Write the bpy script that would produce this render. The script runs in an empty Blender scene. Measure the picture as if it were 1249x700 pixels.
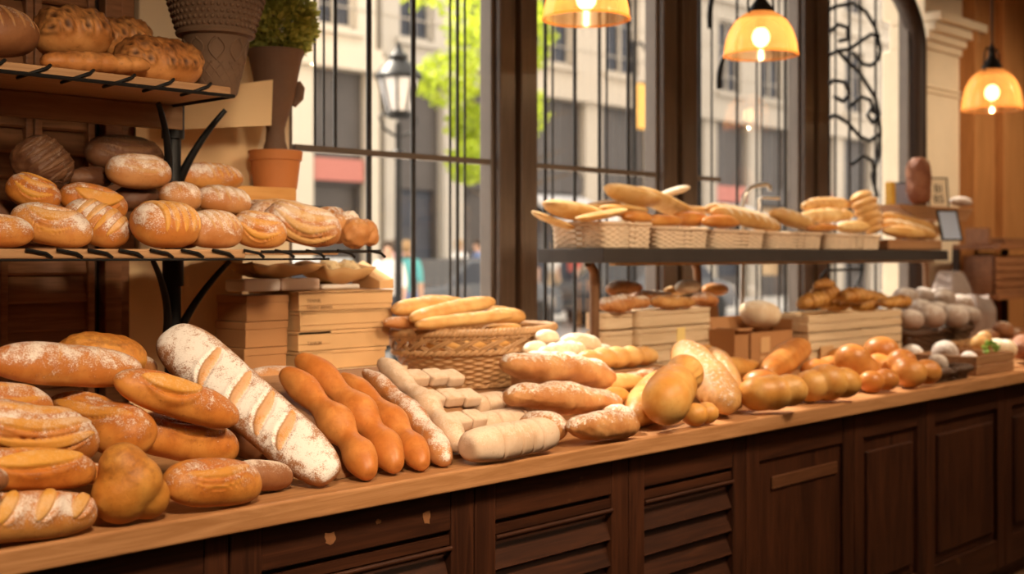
import bpy, bmesh, math, random
import numpy as np
from mathutils import Vector, Matrix, noise as mnoise

C = bpy.context.scene.collection
RES = globals().get('RES_OVERRIDE', 1.0)
rnd = random.Random(7)

# ------------------------------------------------------------------ camera geometry
F = 1500.0; CU = 624.5; HV = 310.0
TH = math.atan2(1440.5, F)
SN, CS = math.sin(TH), math.cos(TH)
EYE = Vector((0, 0, 1.4))
FW = Vector((CS, SN, 0)); RT = Vector((SN, -CS, 0)); UP = Vector((0, 0, 1))

def ray(u, v):
    return FW + RT * ((u - CU) / F) - UP * ((v - HV) / F)
def PY(u, v, Y):
    r = ray(u, v); return EYE + r * (Y / r.y)
def PZ(u, v, Z):
    r = ray(u, v); return EYE + r * ((Z - 1.4) / r.z)
def XU(u, Y):
    return PY(u, HV, Y).x
def ZV(u, v, Y):
    return PY(u, v, Y).z
def dep(p):
    return (Vector(p) - EYE).dot(FW)

EDGE = 2.057      # front edge of the worktop
WALL = 3.5        # inner face of the window wall
TOP = 0.9         # worktop height

# ------------------------------------------------------------------ object helpers
def tag(o, label=None, cat=None, group=None, kind=None):
    if label: o['label'] = label
    if cat: o['category'] = cat
    if group: o['group'] = group
    if kind: o['kind'] = kind
    return o

def thing(name, label, cat, loc=(0, 0, 0), rz=0.0, group=None):
    o = bpy.data.objects.new(name, None); C.objects.link(o)
    o.location = loc; o.rotation_euler = (0, 0, rz)
    o.empty_display_size = 0.05
    return tag(o, label, cat, group)

def link(name, me, mat=None, parent=None, smooth=False):
    o = bpy.data.objects.new(name, me); C.objects.link(o)
    if mat is not None: me.materials.append(mat)
    if parent is not None: o.parent = parent
    if smooth:
        me.polygons.foreach_set('use_smooth', [True] * len(me.polygons)); me.update()
    return o

class MB:
    """collects shapes and links them as one mesh object"""
    def __init__(s): s.v = []; s.f = []; s.sm = []
    def add(s, vs, fs, smooth=False):
        b = len(s.v); s.v += [tuple(p) for p in vs]
        s.f += [tuple(b + i for i in f) for f in fs]; s.sm += [smooth] * len(fs)
        return s
    def box(s, x0, y0, z0, x1, y1, z1, M=None):
        vs = [Vector((x, y, z)) for x in (x0, x1) for y in (y0, y1) for z in (z0, z1)]
        if M is not None: vs = [M @ p for p in vs]
        return s.add(vs, [(0, 1, 3, 2), (4, 6, 7, 5), (0, 4, 5, 1), (2, 3, 7, 6), (0, 2, 6, 4), (1, 5, 7, 3)])
    def prism(s, poly, a, b, axis='y'):
        n = len(poly)
        def P(p, t):
            return (p[0], t, p[1]) if axis == 'y' else ((t, p[0], p[1]) if axis == 'x' else (p[0], p[1], t))
        vs = [P(p, a) for p in poly] + [P(p, b) for p in poly]
        fs = [tuple(range(n))[::-1], tuple(range(n, 2 * n))] + [(i, (i + 1) % n, n + (i + 1) % n, n + i) for i in range(n)]
        return s.add(vs, fs)
    def tube(s, path, r, n=8, closed=False):
        path = [Vector(p) for p in path]; m = len(path)
        rr = r if isinstance(r, (list, tuple)) else [r] * m
        vs = []; prev = None
        for i, p in enumerate(path):
            if closed: t = path[(i + 1) % m] - path[i - 1]
            else: t = path[min(i + 1, m - 1)] - path[max(i - 1, 0)]
            if t.length < 1e-9: t = Vector((0, 0, 1))
            t.normalize()
            if prev is None:
                a = Vector((0, 0, 1)) if abs(t.z) < .9 else Vector((1, 0, 0))
                u = t.cross(a).normalized()
            else:
                u = (prev - t * prev.dot(t)).normalized()
            prev = u; w = t.cross(u)
            for k in range(n):
                g = 2 * math.pi * k / n
                vs.append(p + (u * math.cos(g) + w * math.sin(g)) * rr[i])
        fs = []
        for i in range(m if closed else m - 1):
            j = (i + 1) % m
            for k in range(n):
                k2 = (k + 1) % n
                fs.append((i * n + k, i * n + k2, j * n + k2, j * n + k))
        if not closed:
            fs.append(tuple(range(n))[::-1]); fs.append(tuple(range((m - 1) * n, m * n)))
        return s.add(vs, fs, True)
    def lathe(s, prof, c=(0, 0, 0), n=40, cap0=True, cap1=True, sy=1.0):
        vs = []; m = len(prof)
        for r, z in prof:
            for k in range(n):
                g = 2 * math.pi * k / n
                vs.append((c[0] + r * math.cos(g), c[1] + r * sy * math.sin(g), c[2] + z))
        fs = [(i * n + k, i * n + (k + 1) % n, (i + 1) * n + (k + 1) % n, (i + 1) * n + k) for i in range(m - 1) for k in range(n)]
        if cap0: fs.append(tuple(range(n))[::-1])
        if cap1: fs.append(tuple(range((m - 1) * n, m * n)))
        return s.add(vs, fs, True)
    def ball(s, c, r, n=12, sx=1, sy=1, sz=1):
        prof = [(max(1e-4, math.sin(math.pi * i / n)), -math.cos(math.pi * i / n)) for i in range(n + 1)]
        b = MB().lathe(prof, n=2 * n)
        return s.add([(c[0] + p[0] * r * sx, c[1] + p[1] * r * sy, c[2] + p[2] * r * sz) for p in b.v], b.f, True)
    def build(s, name, mat, parent=None, bevel=0.0, seg=2, M=None, auto=False):
        me = bpy.data.meshes.new(name)
        me.from_pydata([tuple(M @ Vector(p)) for p in s.v] if M is not None else s.v, [], s.f); me.update()
        bm = bmesh.new(); bm.from_mesh(me); bmesh.ops.recalc_face_normals(bm, faces=bm.faces); bm.to_mesh(me); bm.free()
        me.polygons.foreach_set('use_smooth', s.sm)
        o = link(name, me, mat, parent)
        if bevel > 0:
            md = o.modifiers.new('bevel', 'BEVEL'); md.width = bevel; md.segments = seg; md.limit_method = 'ANGLE'; md.angle_limit = 0.7
        if any(s.sm) and hasattr(me, 'set_sharp_from_angle'):
            me.set_sharp_from_angle(angle=0.9)
        return o

# ------------------------------------------------------------------ materials
def newmat(name):
    m = bpy.data.materials.new(name); m.use_nodes = True
    nt = m.node_tree; nt.nodes.clear()
    return m, nt, nt.nodes, nt.links

def N(nt, typ, **kw):
    n = nt.nodes.new(typ)
    for k, v in kw.items():
        if k in n.inputs: n.inputs[k].default_value = v
        else: setattr(n, k, v)
    return n

def mixc(nt, a, b, fac, blend='MIX'):
    n = nt.nodes.new('ShaderNodeMix'); n.data_type = 'RGBA'; n.blend_type = blend
    for sock, val in ((n.inputs[0], fac), (n.inputs[6], a), (n.inputs[7], b)):
        if hasattr(val, 'is_output'): nt.links.new(val, sock)
        elif isinstance(val, (int, float)): sock.default_value = val
        else: sock.default_value = (*val, 1)
    return n.outputs[2]

def math_(nt, op, a, b=None, clamp=False):
    n = nt.nodes.new('ShaderNodeMath'); n.operation = op; n.use_clamp = clamp
    for i, val in enumerate((a, b)):
        if val is None: continue
        if hasattr(val, 'is_output'): nt.links.new(val, n.inputs[i])
        else: n.inputs[i].default_value = val
    return n.outputs[0]

def sstep(nt, x, lo, hi):
    n = nt.nodes.new('ShaderNodeMapRange'); n.interpolation_type = 'SMOOTHSTEP'
    nt.links.new(x, n.inputs[0]); n.inputs[1].default_value = lo; n.inputs[2].default_value = hi
    return n.outputs[0]

def coords(nt, scale=(1, 1, 1), jitter=True, gen=False):
    tc = nt.nodes.new('ShaderNodeTexCoord'); mp = nt.nodes.new('ShaderNodeMapping')
    nt.links.new(tc.outputs['Generated' if gen else 'Object'], mp.inputs[0]); mp.inputs['Scale'].default_value = scale
    if jitter:
        oi = nt.nodes.new('ShaderNodeObjectInfo')
        k = math_(nt, 'MULTIPLY', oi.outputs['Random'], 23.0)
        cb = nt.nodes.new('ShaderNodeCombineXYZ')
        for i in range(3): nt.links.new(k, cb.inputs[i])
        nt.links.new(cb.outputs[0], mp.inputs['Location'])
    return mp.outputs[0]

def tex(nt, vec, scale, detail=4, rough=.55, dist=0):
    n = nt.nodes.new('ShaderNodeTexNoise'); nt.links.new(vec, n.inputs['Vector'])
    n.inputs['Scale'].default_value = scale; n.inputs['Detail'].default_value = detail
    n.inputs['Roughness'].default_value = rough; n.inputs['Distortion'].default_value = dist
    return n.outputs[0]

def finish(nt, col, rough=.6, spec=.3, bump=None, bstr=.3, bdist=.002, metal=0.0, sss=0.0, coat=0.0):
    bs = nt.nodes.new('ShaderNodeBsdfPrincipled'); out = nt.nodes.new('ShaderNodeOutputMaterial')
    if hasattr(col, 'is_output'): nt.links.new(col, bs.inputs['Base Color'])
    else: bs.inputs['Base Color'].default_value = (*col, 1)
    if hasattr(rough, 'is_output'): nt.links.new(rough, bs.inputs['Roughness'])
    else: bs.inputs['Roughness'].default_value = rough
    bs.inputs['Specular IOR Level'].default_value = spec; bs.inputs['Metallic'].default_value = metal
    if coat: bs.inputs['Coat Weight'].default_value = coat; bs.inputs['Coat Roughness'].default_value = .25
    if sss:
        bs.inputs['Subsurface Weight'].default_value = sss; bs.inputs['Subsurface Radius'].default_value = (.01, .005, .0025)
    if bump is not None:
        b = nt.nodes.new('ShaderNodeBump'); nt.links.new(bump, b.inputs['Height'])
        b.inputs['Strength'].default_value = bstr; b.inputs['Distance'].default_value = bdist
        nt.links.new(b.outputs[0], bs.inputs['Normal'])
    nt.links.new(bs.outputs[0], out.inputs[0])
    return bs

def simple(name, col, rough=.6, var=.25, scale=20, metal=0.0, spec=.3, bstr=.2, bscale=120, stretch=(1, 1, 1), coat=0):
    m, nt, _, _ = newmat(name); v = coords(nt, stretch)
    n1 = tex(nt, v, scale); n2 = tex(nt, v, bscale, 3)
    c = mixc(nt, tuple(x * (1 - var) for x in col), tuple(min(1, x * (1 + var)) for x in col), n1)
    finish(nt, c, rough, spec, n2, bstr, .001, metal, coat=coat)
    return m

def bread_mat(name, base, dark, light, cut, flour=.3, flourc=(.86, .79, .70), fs=38, rough=.5, bstr=.35, brown=.45, fine=330, spec=.35, coat=0.0, fmin=0.0):
    m, nt, _, _ = newmat(name); v = coords(nt)
    n1 = tex(nt, v, 13, 3); n2 = tex(nt, v, fs, 6, .65, .4); n3 = tex(nt, v, fine, 4, .7); n4 = tex(nt, v, 95, 5, .7)
    at = N(nt, 'ShaderNodeAttribute', attribute_name='top').outputs['Fac']
    ct = N(nt, 'ShaderNodeAttribute', attribute_name='cut').outputs['Fac']
    c = mixc(nt, base, light, sstep(nt, n1, .38, .66))
    c = mixc(nt, c, dark, math_(nt, 'MULTIPLY', sstep(nt, math_(nt, 'ADD', math_(nt, 'MULTIPLY', at, .28), n2), .5, .95), brown))
    c = mixc(nt, c, dark, math_(nt, 'MULTIPLY', sstep(nt, n4, .56, .74), .5))
    cc = mixc(nt, cut, tuple(x * .72 for x in cut), n4)
    c = mixc(nt, c, cc, ct)
    if flour > 0:
        q = math_(nt, 'ADD', math_(nt, 'MULTIPLY', n2, .55), math_(nt, 'MULTIPLY', n3, .45))
        q = math_(nt, 'ADD', q, math_(nt, 'MULTIPLY', at, .22))
        th = .93 - .30 * flour
        fm = sstep(nt, q, th - .07, th + .09)
        fm = math_(nt, 'MULTIPLY', fm, math_(nt, 'SUBTRACT', 1.0, math_(nt, 'MULTIPLY', ct, .75)))
        fm = math_(nt, 'MULTIPLY', fm, min(1, .45 + flour * .5))
        if fmin: fm = math_(nt, 'MAXIMUM', fm, fmin)
        c = mixc(nt, c, flourc, fm)
    h = math_(nt, 'ADD', math_(nt, 'MULTIPLY', n4, .7), math_(nt, 'MULTIPLY', n3, .4))
    finish(nt, c, rough, spec, h, bstr, .003, sss=0.0, coat=coat)
    return m

def wood_mat(name, c1, c2, rough=.5, axis='x', grain=60, spec=.3, coat=0.0, wear=None):
    m, nt, _, _ = newmat(name)
    st = {'x': (.06, 1, 1), 'y': (1, .06, 1), 'z': (1, 1, .06)}[axis]
    v = coords(nt, st)
    n1 = tex(nt, v, grain, 6, .65, 1.2); n2 = tex(nt, v, 7, 3); v2 = coords(nt, (1, 1, 1)); n3 = tex(nt, v2, 9, 5, .7)
    c = mixc(nt, c1, c2, sstep(nt, math_(nt, 'ADD', math_(nt, 'MULTIPLY', n1, .7), math_(nt, 'MULTIPLY', n2, .3)), .35, .68))
    if wear: c = mixc(nt, c, wear, math_(nt, 'MULTIPLY', sstep(nt, n3, .66, .74), .75))
    finish(nt, c, rough, spec, n1, .25, .001, coat=coat)
    return m

def glass_mat(name, tint=(1, 1, 1), gl=.05):
    m, nt, _, _ = newmat(name)
    t = N(nt, 'ShaderNodeBsdfTransparent'); t.inputs[0].default_value = (*tint, 1)
    g = N(nt, 'ShaderNodeBsdfGlossy'); g.inputs['Roughness'].default_value = .02
    lw = N(nt, 'ShaderNodeLayerWeight'); lw.inputs[0].default_value = .25
    mx = nt.nodes.new('ShaderNodeMixShader'); out = nt.nodes.new('ShaderNodeOutputMaterial')
    nt.links.new(math_(nt, 'ADD', math_(nt, 'MULTIPLY', lw.outputs['Fresnel'], .18), gl * .2), mx.inputs[0])
    nt.links.new(t.outputs[0], mx.inputs[1]); nt.links.new(g.outputs[0], mx.inputs[2]); nt.links.new(mx.outputs[0], out.inputs[0])
    return m

def emit_mat(name, col, s):
    m, nt, _, _ = newmat(name); e = N(nt, 'ShaderNodeEmission'); e.inputs[0].default_value = (*col, 1); e.inputs[1].default_value = s
    out = nt.nodes.new('ShaderNodeOutputMaterial'); nt.links.new(e.outputs[0], out.inputs[0]); return m

M = {}
M['golden'] = bread_mat('golden crust', (.52, .165, .024), (.24, .055, .009), (.62, .25, .05), (.74, .34, .055), .56, brown=.7)
M['goldfl'] = bread_mat('golden crust dusted', (.48, .16, .030), (.24, .06, .012), (.60, .26, .065), (.72, .34, .055), .76, flourc=(.82, .74, .67), brown=.65, fs=30)
M['orange'] = bread_mat('smooth orange crust', (.52, .172, .034), (.33, .085, .014), (.62, .25, .065), (.7, .36, .1), .18, rough=.42, bstr=.15, brown=.5)
M['floured'] = bread_mat('brown crust under flour', (.27, .105, .036), (.13, .045, .016), (.38, .17, .07), (.66, .27, .038), 1.0, flourc=(.78, .71, .66), fs=34, bstr=.5)
M['brownfl'] = bread_mat('brown crust dusted', (.24, .088, .032), (.12, .038, .014), (.32, .13, .05), (.50, .24, .09), .80, flourc=(.72, .60, .50), fs=30)
M['tanfl'] = bread_mat('tan crust dusted', (.42, .155, .042), (.23, .07, .018), (.53, .24, .085), (.66, .38, .13), .80, flourc=(.80, .71, .64), fs=30)
M['dark'] = bread_mat('dark rye crust', (.105, .038, .017), (.04, .015, .008), (.16, .065, .028), (.26, .125, .055), .45, flourc=(.42, .30, .22), bstr=.6)
M['darkgold'] = bread_mat('dark golden swirled crust', (.46, .17, .042), (.07, .02, .008), (.64, .28, .085), (.045, .014, .006), .05, bstr=.5, brown=.7)
M['sesame'] = bread_mat('speckled orange crust', (.52, .19, .028), (.16, .045, .010), (.62, .28, .055), (.25, .1, .03), .1, bstr=.55, brown=.6, fs=60)
M['rough'] = bread_mat('rough tan crust', (.45, .175, .05), (.21, .065, .016), (.58, .28, .10), (.7, .45, .2), .85, bstr=.9, fs=60, fine=220)
M['pale'] = bread_mat('pale floury dough', (.60, .40, .26), (.44, .26, .15), (.68, .49, .35), (.52, .33, .20), .85, flourc=(.74, .58, .45), brown=.3, rough=.75, spec=.15, bstr=.3)
M['palegold'] = bread_mat('pale golden crust', (.56, .29, .085), (.38, .15, .035), (.66, .40, .15), (.92, .78, .56), .55, brown=.4, rough=.5)
M['white'] = bread_mat('white roll crust', (.66, .48, .30), (.50, .29, .12), (.74, .60, .43), (.8, .7, .5), .9, brown=.3, rough=.6)
M['smooth'] = bread_mat('smooth yellow crust', (.60, .26, .05), (.38, .125, .022), (.70, .38, .11), (.75, .5, .2), .45, brown=.5, bstr=.25, rough=.42)
M['bun'] = bread_mat('shiny brown bun crust', (.50, .18, .036), (.31, .085, .016), (.62, .28, .07), (.7, .42, .16), .15, brown=.5, bstr=.15, rough=.36)
M['grey'] = bread_mat('grey floured roll', (.34, .24, .19), (.20, .12, .085), (.42, .33, .28), (.5, .42, .36), 1.1, flourc=(.64, .58, .54), rough=.8, spec=.1)
M['twist'] = bread_mat('deep golden twist', (.46, .20, .038), (.20, .07, .014), (.58, .30, .075), (.6, .35, .1), .1, brown=.7)
M['flat'] = bread_mat('flat golden bread', (.64, .36, .11), (.42, .18, .045), (.78, .55, .26), (.8, .62, .36), .5, brown=.45, rough=.5)
M['rustic'] = bread_mat('rustic golden crust', (.52, .24, .065), (.28, .10, .026), (.62, .33, .11), (.7, .45, .2), .56, bstr=.6, brown=.6, fs=70, fine=240)
M['rye'] = bread_mat('reddish rye crust', (.25, .085, .04), (.12, .038, .016), (.34, .14, .07), (.4, .2, .1), .6, bstr=1.0, flourc=(.55, .4, .32))

M['counter'] = wood_mat('worktop wood', (.34, .15, .055), (.52, .26, .115), .40, 'x', 55, .35, wear=(.25, .10, .035))
M['cab'] = wood_mat('dark stained wood', (.024, .0075, .0035), (.064, .020, .008), .42, 'x', 45, .35, wear=(.12, .045, .018))
M['cabz'] = wood_mat('dark stained upright wood', (.024, .0075, .0035), (.070, .022, .009), .42, 'z', 45, .35, wear=(.09, .036, .016))
M['shutter'] = wood_mat('brown shutter wood', (.17, .070, .030), (.30, .135, .060), .5, 'x', 45)
M['darkwood'] = wood_mat('near black wood', (.016, .008, .005), (.04, .019, .011), .5, 'z', 45)
M['postwood'] = wood_mat('window post wood', (.066, .046, .036), (.112, .080, .062), .38, 'z', 45, .45)
M['panelwood'] = wood_mat('orange brown panelling', (.36, .155, .05), (.50, .235, .085), .45, 'z', 40)
M['shelfwood'] = wood_mat('tan shelf board', (.30, .15, .066), (.43, .24, .115), .5, 'x', 50)
M['ledge'] = wood_mat('orange pine ledge', (.56, .26, .07), (.68, .36, .12), .5, 'x', 40)
M['crate'] = wood_mat('pale poplar wood', (.60, .44, .27), (.74, .58, .39), .6, 'x', 50, .2)
M['crateb'] = wood_mat('brown crate wood', (.26, .12, .05), (.40, .21, .10), .55, 'x', 45)
M['plaster'] = simple('cream plaster', (.66, .54, .38), .8, .08, 5, bscale=60, bstr=.12)
M['ceilp'] = simple('warm ceiling', (.52, .40, .28), .9, .08, 3)
M['wallp'] = simple('brown interior wall', (.26, .15, .08), .8, .15, 3)
M['stone'] = simple('cream stone', (.74, .62, .46), .7, .10, 6, bscale=50)
M['floor'] = wood_mat('floor boards', (.10, .05, .025), (.19, .10, .05), .4, 'x', 30)
M['iron'] = simple('black iron', (.018, .017, .017), .45, .3, 30, .6)
M['bar'] = simple('window bar paint', (.030, .027, .026), .4, .3, 30, .3)
M['framegrey'] = simple('grey brown frame', (.14, .115, .10), .4, .15, 12, .2)
M['slab'] = simple('charcoal shelf slab', (.055, .047, .044), .4, .2, 12, .2)
M['bronze'] = simple('brown shelf post', (.20, .105, .055), .45, .25, 20, .3)
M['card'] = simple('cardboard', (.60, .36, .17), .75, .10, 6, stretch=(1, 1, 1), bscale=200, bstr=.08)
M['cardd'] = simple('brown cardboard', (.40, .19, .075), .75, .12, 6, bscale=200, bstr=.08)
M['kraft'] = simple('kraft sheet', (.74, .52, .29), .7, .08, 4, bscale=30, bstr=.15)
M['paper'] = simple('brown wrapping paper', (.56, .33, .14), .65, .12, 8, bscale=30, bstr=.4)
M['cream'] = simple('cream crumpled paper', (.80, .62, .36), .7, .08, 10)
M['whitep'] = simple('white paper packet', (.78, .72, .66), .6, .06, 10)
M['pinkp'] = simple('pinkish paper packet', (.78, .62, .50), .6, .08, 10)
M['wicker'] = simple('brown wicker', (.40, .22, .095), .5, .35, 45, spec=.4, bscale=260, bstr=.3)
M['wickerl'] = simple('pale wicker', (.66, .50, .35), .6, .25, 45, bscale=260, bstr=.3)
M['wickerd'] = simple('dark wicker', (.085, .042, .022), .5, .4, 45, spec=.4, bscale=260, bstr=.3)
M['terra'] = simple('terracotta', (.52, .185, .055), .65, .12, 8)
M['urn'] = simple('weathered clay', (.15, .085, .050), .75, .35, 18, bscale=70, bstr=.5)
M['urn2'] = simple('brown grey clay', (.17, .095, .06), .7, .25, 14, bscale=70, bstr=.3)
M['greypot'] = simple('dark grey pot', (.10, .095, .10), .6, .15, 12)
M['ink'] = simple('printing ink', (.22, .12, .06), .8, .2, 60)
M['black'] = simple('black frame', (.02, .018, .018), .4, .2, 20)
M['label'] = simple('yellow label paper', (.86, .66, .26), .6, .06, 12)
M['cardw'] = simple('price card paper', (.72, .62, .46), .7, .06, 12)
M['bluescr'] = simple('pale blue panel', (.42, .50, .68), .3, .08, 5, spec=.5)
M['amber'] = simple('amber block', (.80, .45, .06), .4, .1, 6)
M['steel'] = simple('brushed steel', (.62, .58, .53), .3, .1, 20, .9)
M['leafd'] = simple('dark green leaves', (.13, .17, .035), .5, .5, 60)
M['salad'] = simple('green salad', (.25, .42, .08), .5, .4, 40)
M['chip'] = simple('bare wood chip', (.22, .09, .035), .6, .3, 40)
M['worn'] = wood_mat('worn stained wood', (.085, .030, .012), (.15, .062, .027), .45, 'x', 45)
M['glass'] = glass_mat('window glass')
M['linen'] = simple('greyish sacking', (.24, .19, .17), .85, .2, 20, bscale=300)
KEY = 150.0; GLOW = 38.0; SUNE = 9.5; SUND = (.03, -.72, -1.0); SKY = 2.6; APERT = .0165; EXPO = 0.22
OFF = {0:(-0.0315,-0.0069,0.0106),1:(-0.0024,0.01,0.0068),4:(-0.0105,-0.006,-0.009),5:(0.0099,0.007,0.0156),8:(0.0039,-0.0036,0.0057),9:(-0.0067,-0.0008,-0.0097),10:(0.0036,0.0045,-0.0032),11:(0.0223,-0.0012,0.0109),12:(-0.0083,-0.0062,0.0014),14:(0.0098,0.0098,0.0335),15:(0.0,0.0,0.003),16:(0.0176,0.0177,0.0133),17:(0.0997,0.1375,0.0152),18:(-0.0021,-0.0079,0.0166),19:(-0.0161,-0.0048,0.0177),20:(-0.0202,-0.0148,0.013),21:(-0.0065,-0.0083,0.0075),22:(0.0095,0.0359,0.0251),25:(-0.0077,-0.0144,0.004),26:(0.0026,0.0361,-0.0158),29:(0.0011,-0.0009,0.0022),31:(0.0051,0.0047,-0.0005),32:(0.0105,0.0033,0.0018),33:(0.0094,0.0044,-0.001),34:(0.0054,-0.0006,-0.0029),35:(0.0048,0.0023,-0.0004),36:(0.0291,0.0298,0.0248),37:(0.0098,-0.0064,0.0102),38:(0.0057,-0.0198,0.0133),39:(-0.0142,-0.0086,0.0046),40:(-0.022,-0.0135,0.0077),41:(-0.0147,-0.0194,0.0005),42:(0.0219,0.0027,-0.0056),43:(-0.0115,-0.0031,-0.0029),44:(0.0053,0.0004,0.0008),45:(-0.0209,-0.0085,0.0009),46:(0.0014,-0.0037,0.0001),48:(0.0084,-0.0016,0.0181),49:(-0.0118,-0.0073,0.0013),50:(0.0028,-0.0098,0.0007),51:(-0.0023,0.0092,-0.0006),52:(0.0393,0.0243,-0.0047),53:(-0.0317,-0.0277,0.04),54:(0.0034,-0.0058,0.0355),55:(0.0013,0.0043,0.0201),56:(0.0104,0.0,0.0119),57:(0.0147,0.0643,0.0291),58:(-0.0471,0.0139,-0.0045),59:(0.0372,-0.0084,-0.0258),60:(-0.0275,-0.0161,0.0281),61:(0.0376,0.0372,0.0192),62:(0.0337,-0.0184,-0.0228),63:(0.0,0.0,0.0232),64:(-0.0162,-0.029,0.0363),65:(-0.0055,-0.0011,0.033),66:(-0.0047,-0.005,0.0166),67:(-0.0065,-0.0028,0.024),68:(0.0,0.0,0.0083),69:(0.0,0.0,0.0102),70:(-0.0019,-0.0018,-0.0076),72:(-0.0122,-0.0087,0.0015),74:(-0.0292,0.0242,-0.0027),75:(-0.0138,-0.0491,0.0008),76:(0.0,0.0,-0.0015),77:(-0.0045,-0.0062,0.0018),78:(0.0044,-0.0038,-0.0018),79:(0.0182,0.013,0.006),80:(-0.013,-0.0024,-0.0001),81:(0.0345,0.0271,0.0037),82:(0.0135,0.0027,0.0),83:(-0.012,0.0115,0.0014),84:(-0.0011,-0.0025,0.0015),85:(0.0121,0.0085,-0.0019),86:(0.0012,0.0026,-0.0016),88:(0.0317,0.0296,-0.0016),94:(0.0019,0.012,0.0038),95:(-0.0333,-0.033,-0.0321),96:(0.0,0.0,-0.0015),98:(0.0085,-0.0009,0.0071),99:(0.0089,-0.0014,0.0117),100:(-0.0036,-0.0129,0.0182),103:(-0.0142,0.0021,0.0082),106:(-0.0095,-0.0035,-0.002),107:(-0.0036,0.0042,0.0064),108:(0.0007,0.0046,-0.0018),109:(-0.039,-0.0272,0.0129),110:(-0.0041,-0.0055,0.0115),111:(0.0134,0.0162,0.0055),112:(-0.0348,-0.0104,0.004),113:(-0.0178,-0.0179,0.0158),114:(-0.0124,-0.0059,0.0082),115:(0.0088,0.0238,0.0118),117:(0.0075,0.0441,0.0035),118:(0.015,-0.0088,-0.0091),119:(0.0172,0.0103,0.0228),120:(0.0221,-0.0219,0.0121),121:(0.0071,-0.0004,0.0094),122:(-0.0014,0.0012,0.0002),123:(0.0425,0.02,0.01),124:(0.0067,-0.0065,0.0169),125:(0.0226,0.0092,0.0228),127:(-0.0016,-0.0013,-0.0034),128:(0.0024,0.0018,0.0006),129:(-0.008,-0.0095,0.0214),130:(-0.0215,-0.0164,0.0031),132:(-0.0236,-0.0206,-0.0002),133:(0.0071,0.0082,0.0082),134:(-0.0088,0.0085,-0.0002),135:(-0.0051,-0.0213,0.0104),136:(0.0194,0.0041,0.0169),137:(0.0202,0.0146,0.0022),138:(-0.002,-0.0054,0.0017),139:(-0.01,-0.0036,0.0058),142:(-0.0041,0.0198,-0.0039),143:(-0.0215,0.0091,0.0073),144:(0.0149,-0.0132,-0.0025),145:(-0.0001,-0.0026,-0.0055),146:(0.0048,0.0034,0.0011),147:(0.0173,-0.019,0.0075),148:(-0.03,-0.0163,0.0135),149:(0.0035,0.0049,0.0142),150:(-0.0076,-0.0102,0.0351),151:(-0.026,-0.0341,0.0334),152:(-0.0231,-0.0171,0.0296),153:(-0.0088,-0.0094,-0.003),154:(0.035,0.0194,0.009),155:(0.007,-0.0029,-0.0015),156:(0.0214,0.0256,0.0121),157:(-0.0149,0.0002,0.002),158:(-0.0045,0.0045,0.017),161:(0.035,0.0147,-0.0118),162:(-0.0263,-0.0081,-0.0065),163:(0.0068,0.0137,0.0041),164:(-0.0003,-0.0002,0.0073),165:(0.0116,0.0332,0.0189),166:(0.0081,-0.029,0.0131),167:(0.011,0.0008,-0.0018),168:(0.0143,0.0052,0.0174),170:(0.0152,0.0042,0.0349),172:(0.0,0.0,0.0368)}
# ------------------------------------------------------------------ bread shapes
def grid_mesh(name, P, cut, top, caps=True):
    """P: (rings, around, 3) array, closed around; poles added at both ends"""
    a, b, _ = P.shape
    V = P.reshape(-1, 3); p0 = P[0].mean(0); p1 = P[-1].mean(0)
    V = np.vstack([V, p0, p1])
    i = np.arange(a - 1)[:, None] * b; k = np.arange(b)[None, :]; k2 = (k + 1) % b
    quads = np.stack([i + k, i + k2, i + b + k2, i + b + k], -1).reshape(-1, 4)
    kk = np.arange(b); kk2 = (kk + 1) % b
    t0 = np.stack([np.full(b, a * b), kk2, kk], -1); t1 = np.stack([np.full(b, a * b + 1), (a - 1) * b + kk, (a - 1) * b + kk2], -1)
    me = bpy.data.meshes.new(name)
    me.from_pydata(V.tolist(), [], quads.tolist() + t0.tolist() + t1.tolist())
    for nm, arr in (('cut', cut), ('top', top)):
        at = me.attributes.new(nm, 'FLOAT', 'POINT')
        fl = np.concatenate([arr.reshape(-1), [arr[0].mean(), arr[-1].mean()]]).astype(np.float32)
        at.data.foreach_set('value', fl)
    me.polygons.foreach_set('use_smooth', [True] * len(me.polygons)); me.update()
    return me

def lumps(P, f, seed, k=5):
    r = np.random.RandomState(seed); out = 0
    for j in range(k):
        d = r.normal(size=3); d /= np.linalg.norm(d)
        out = out + np.sin(P @ (d * f * r.uniform(.6, 1.7)) + r.uniform(0, 6.28))
    return out / k

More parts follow.
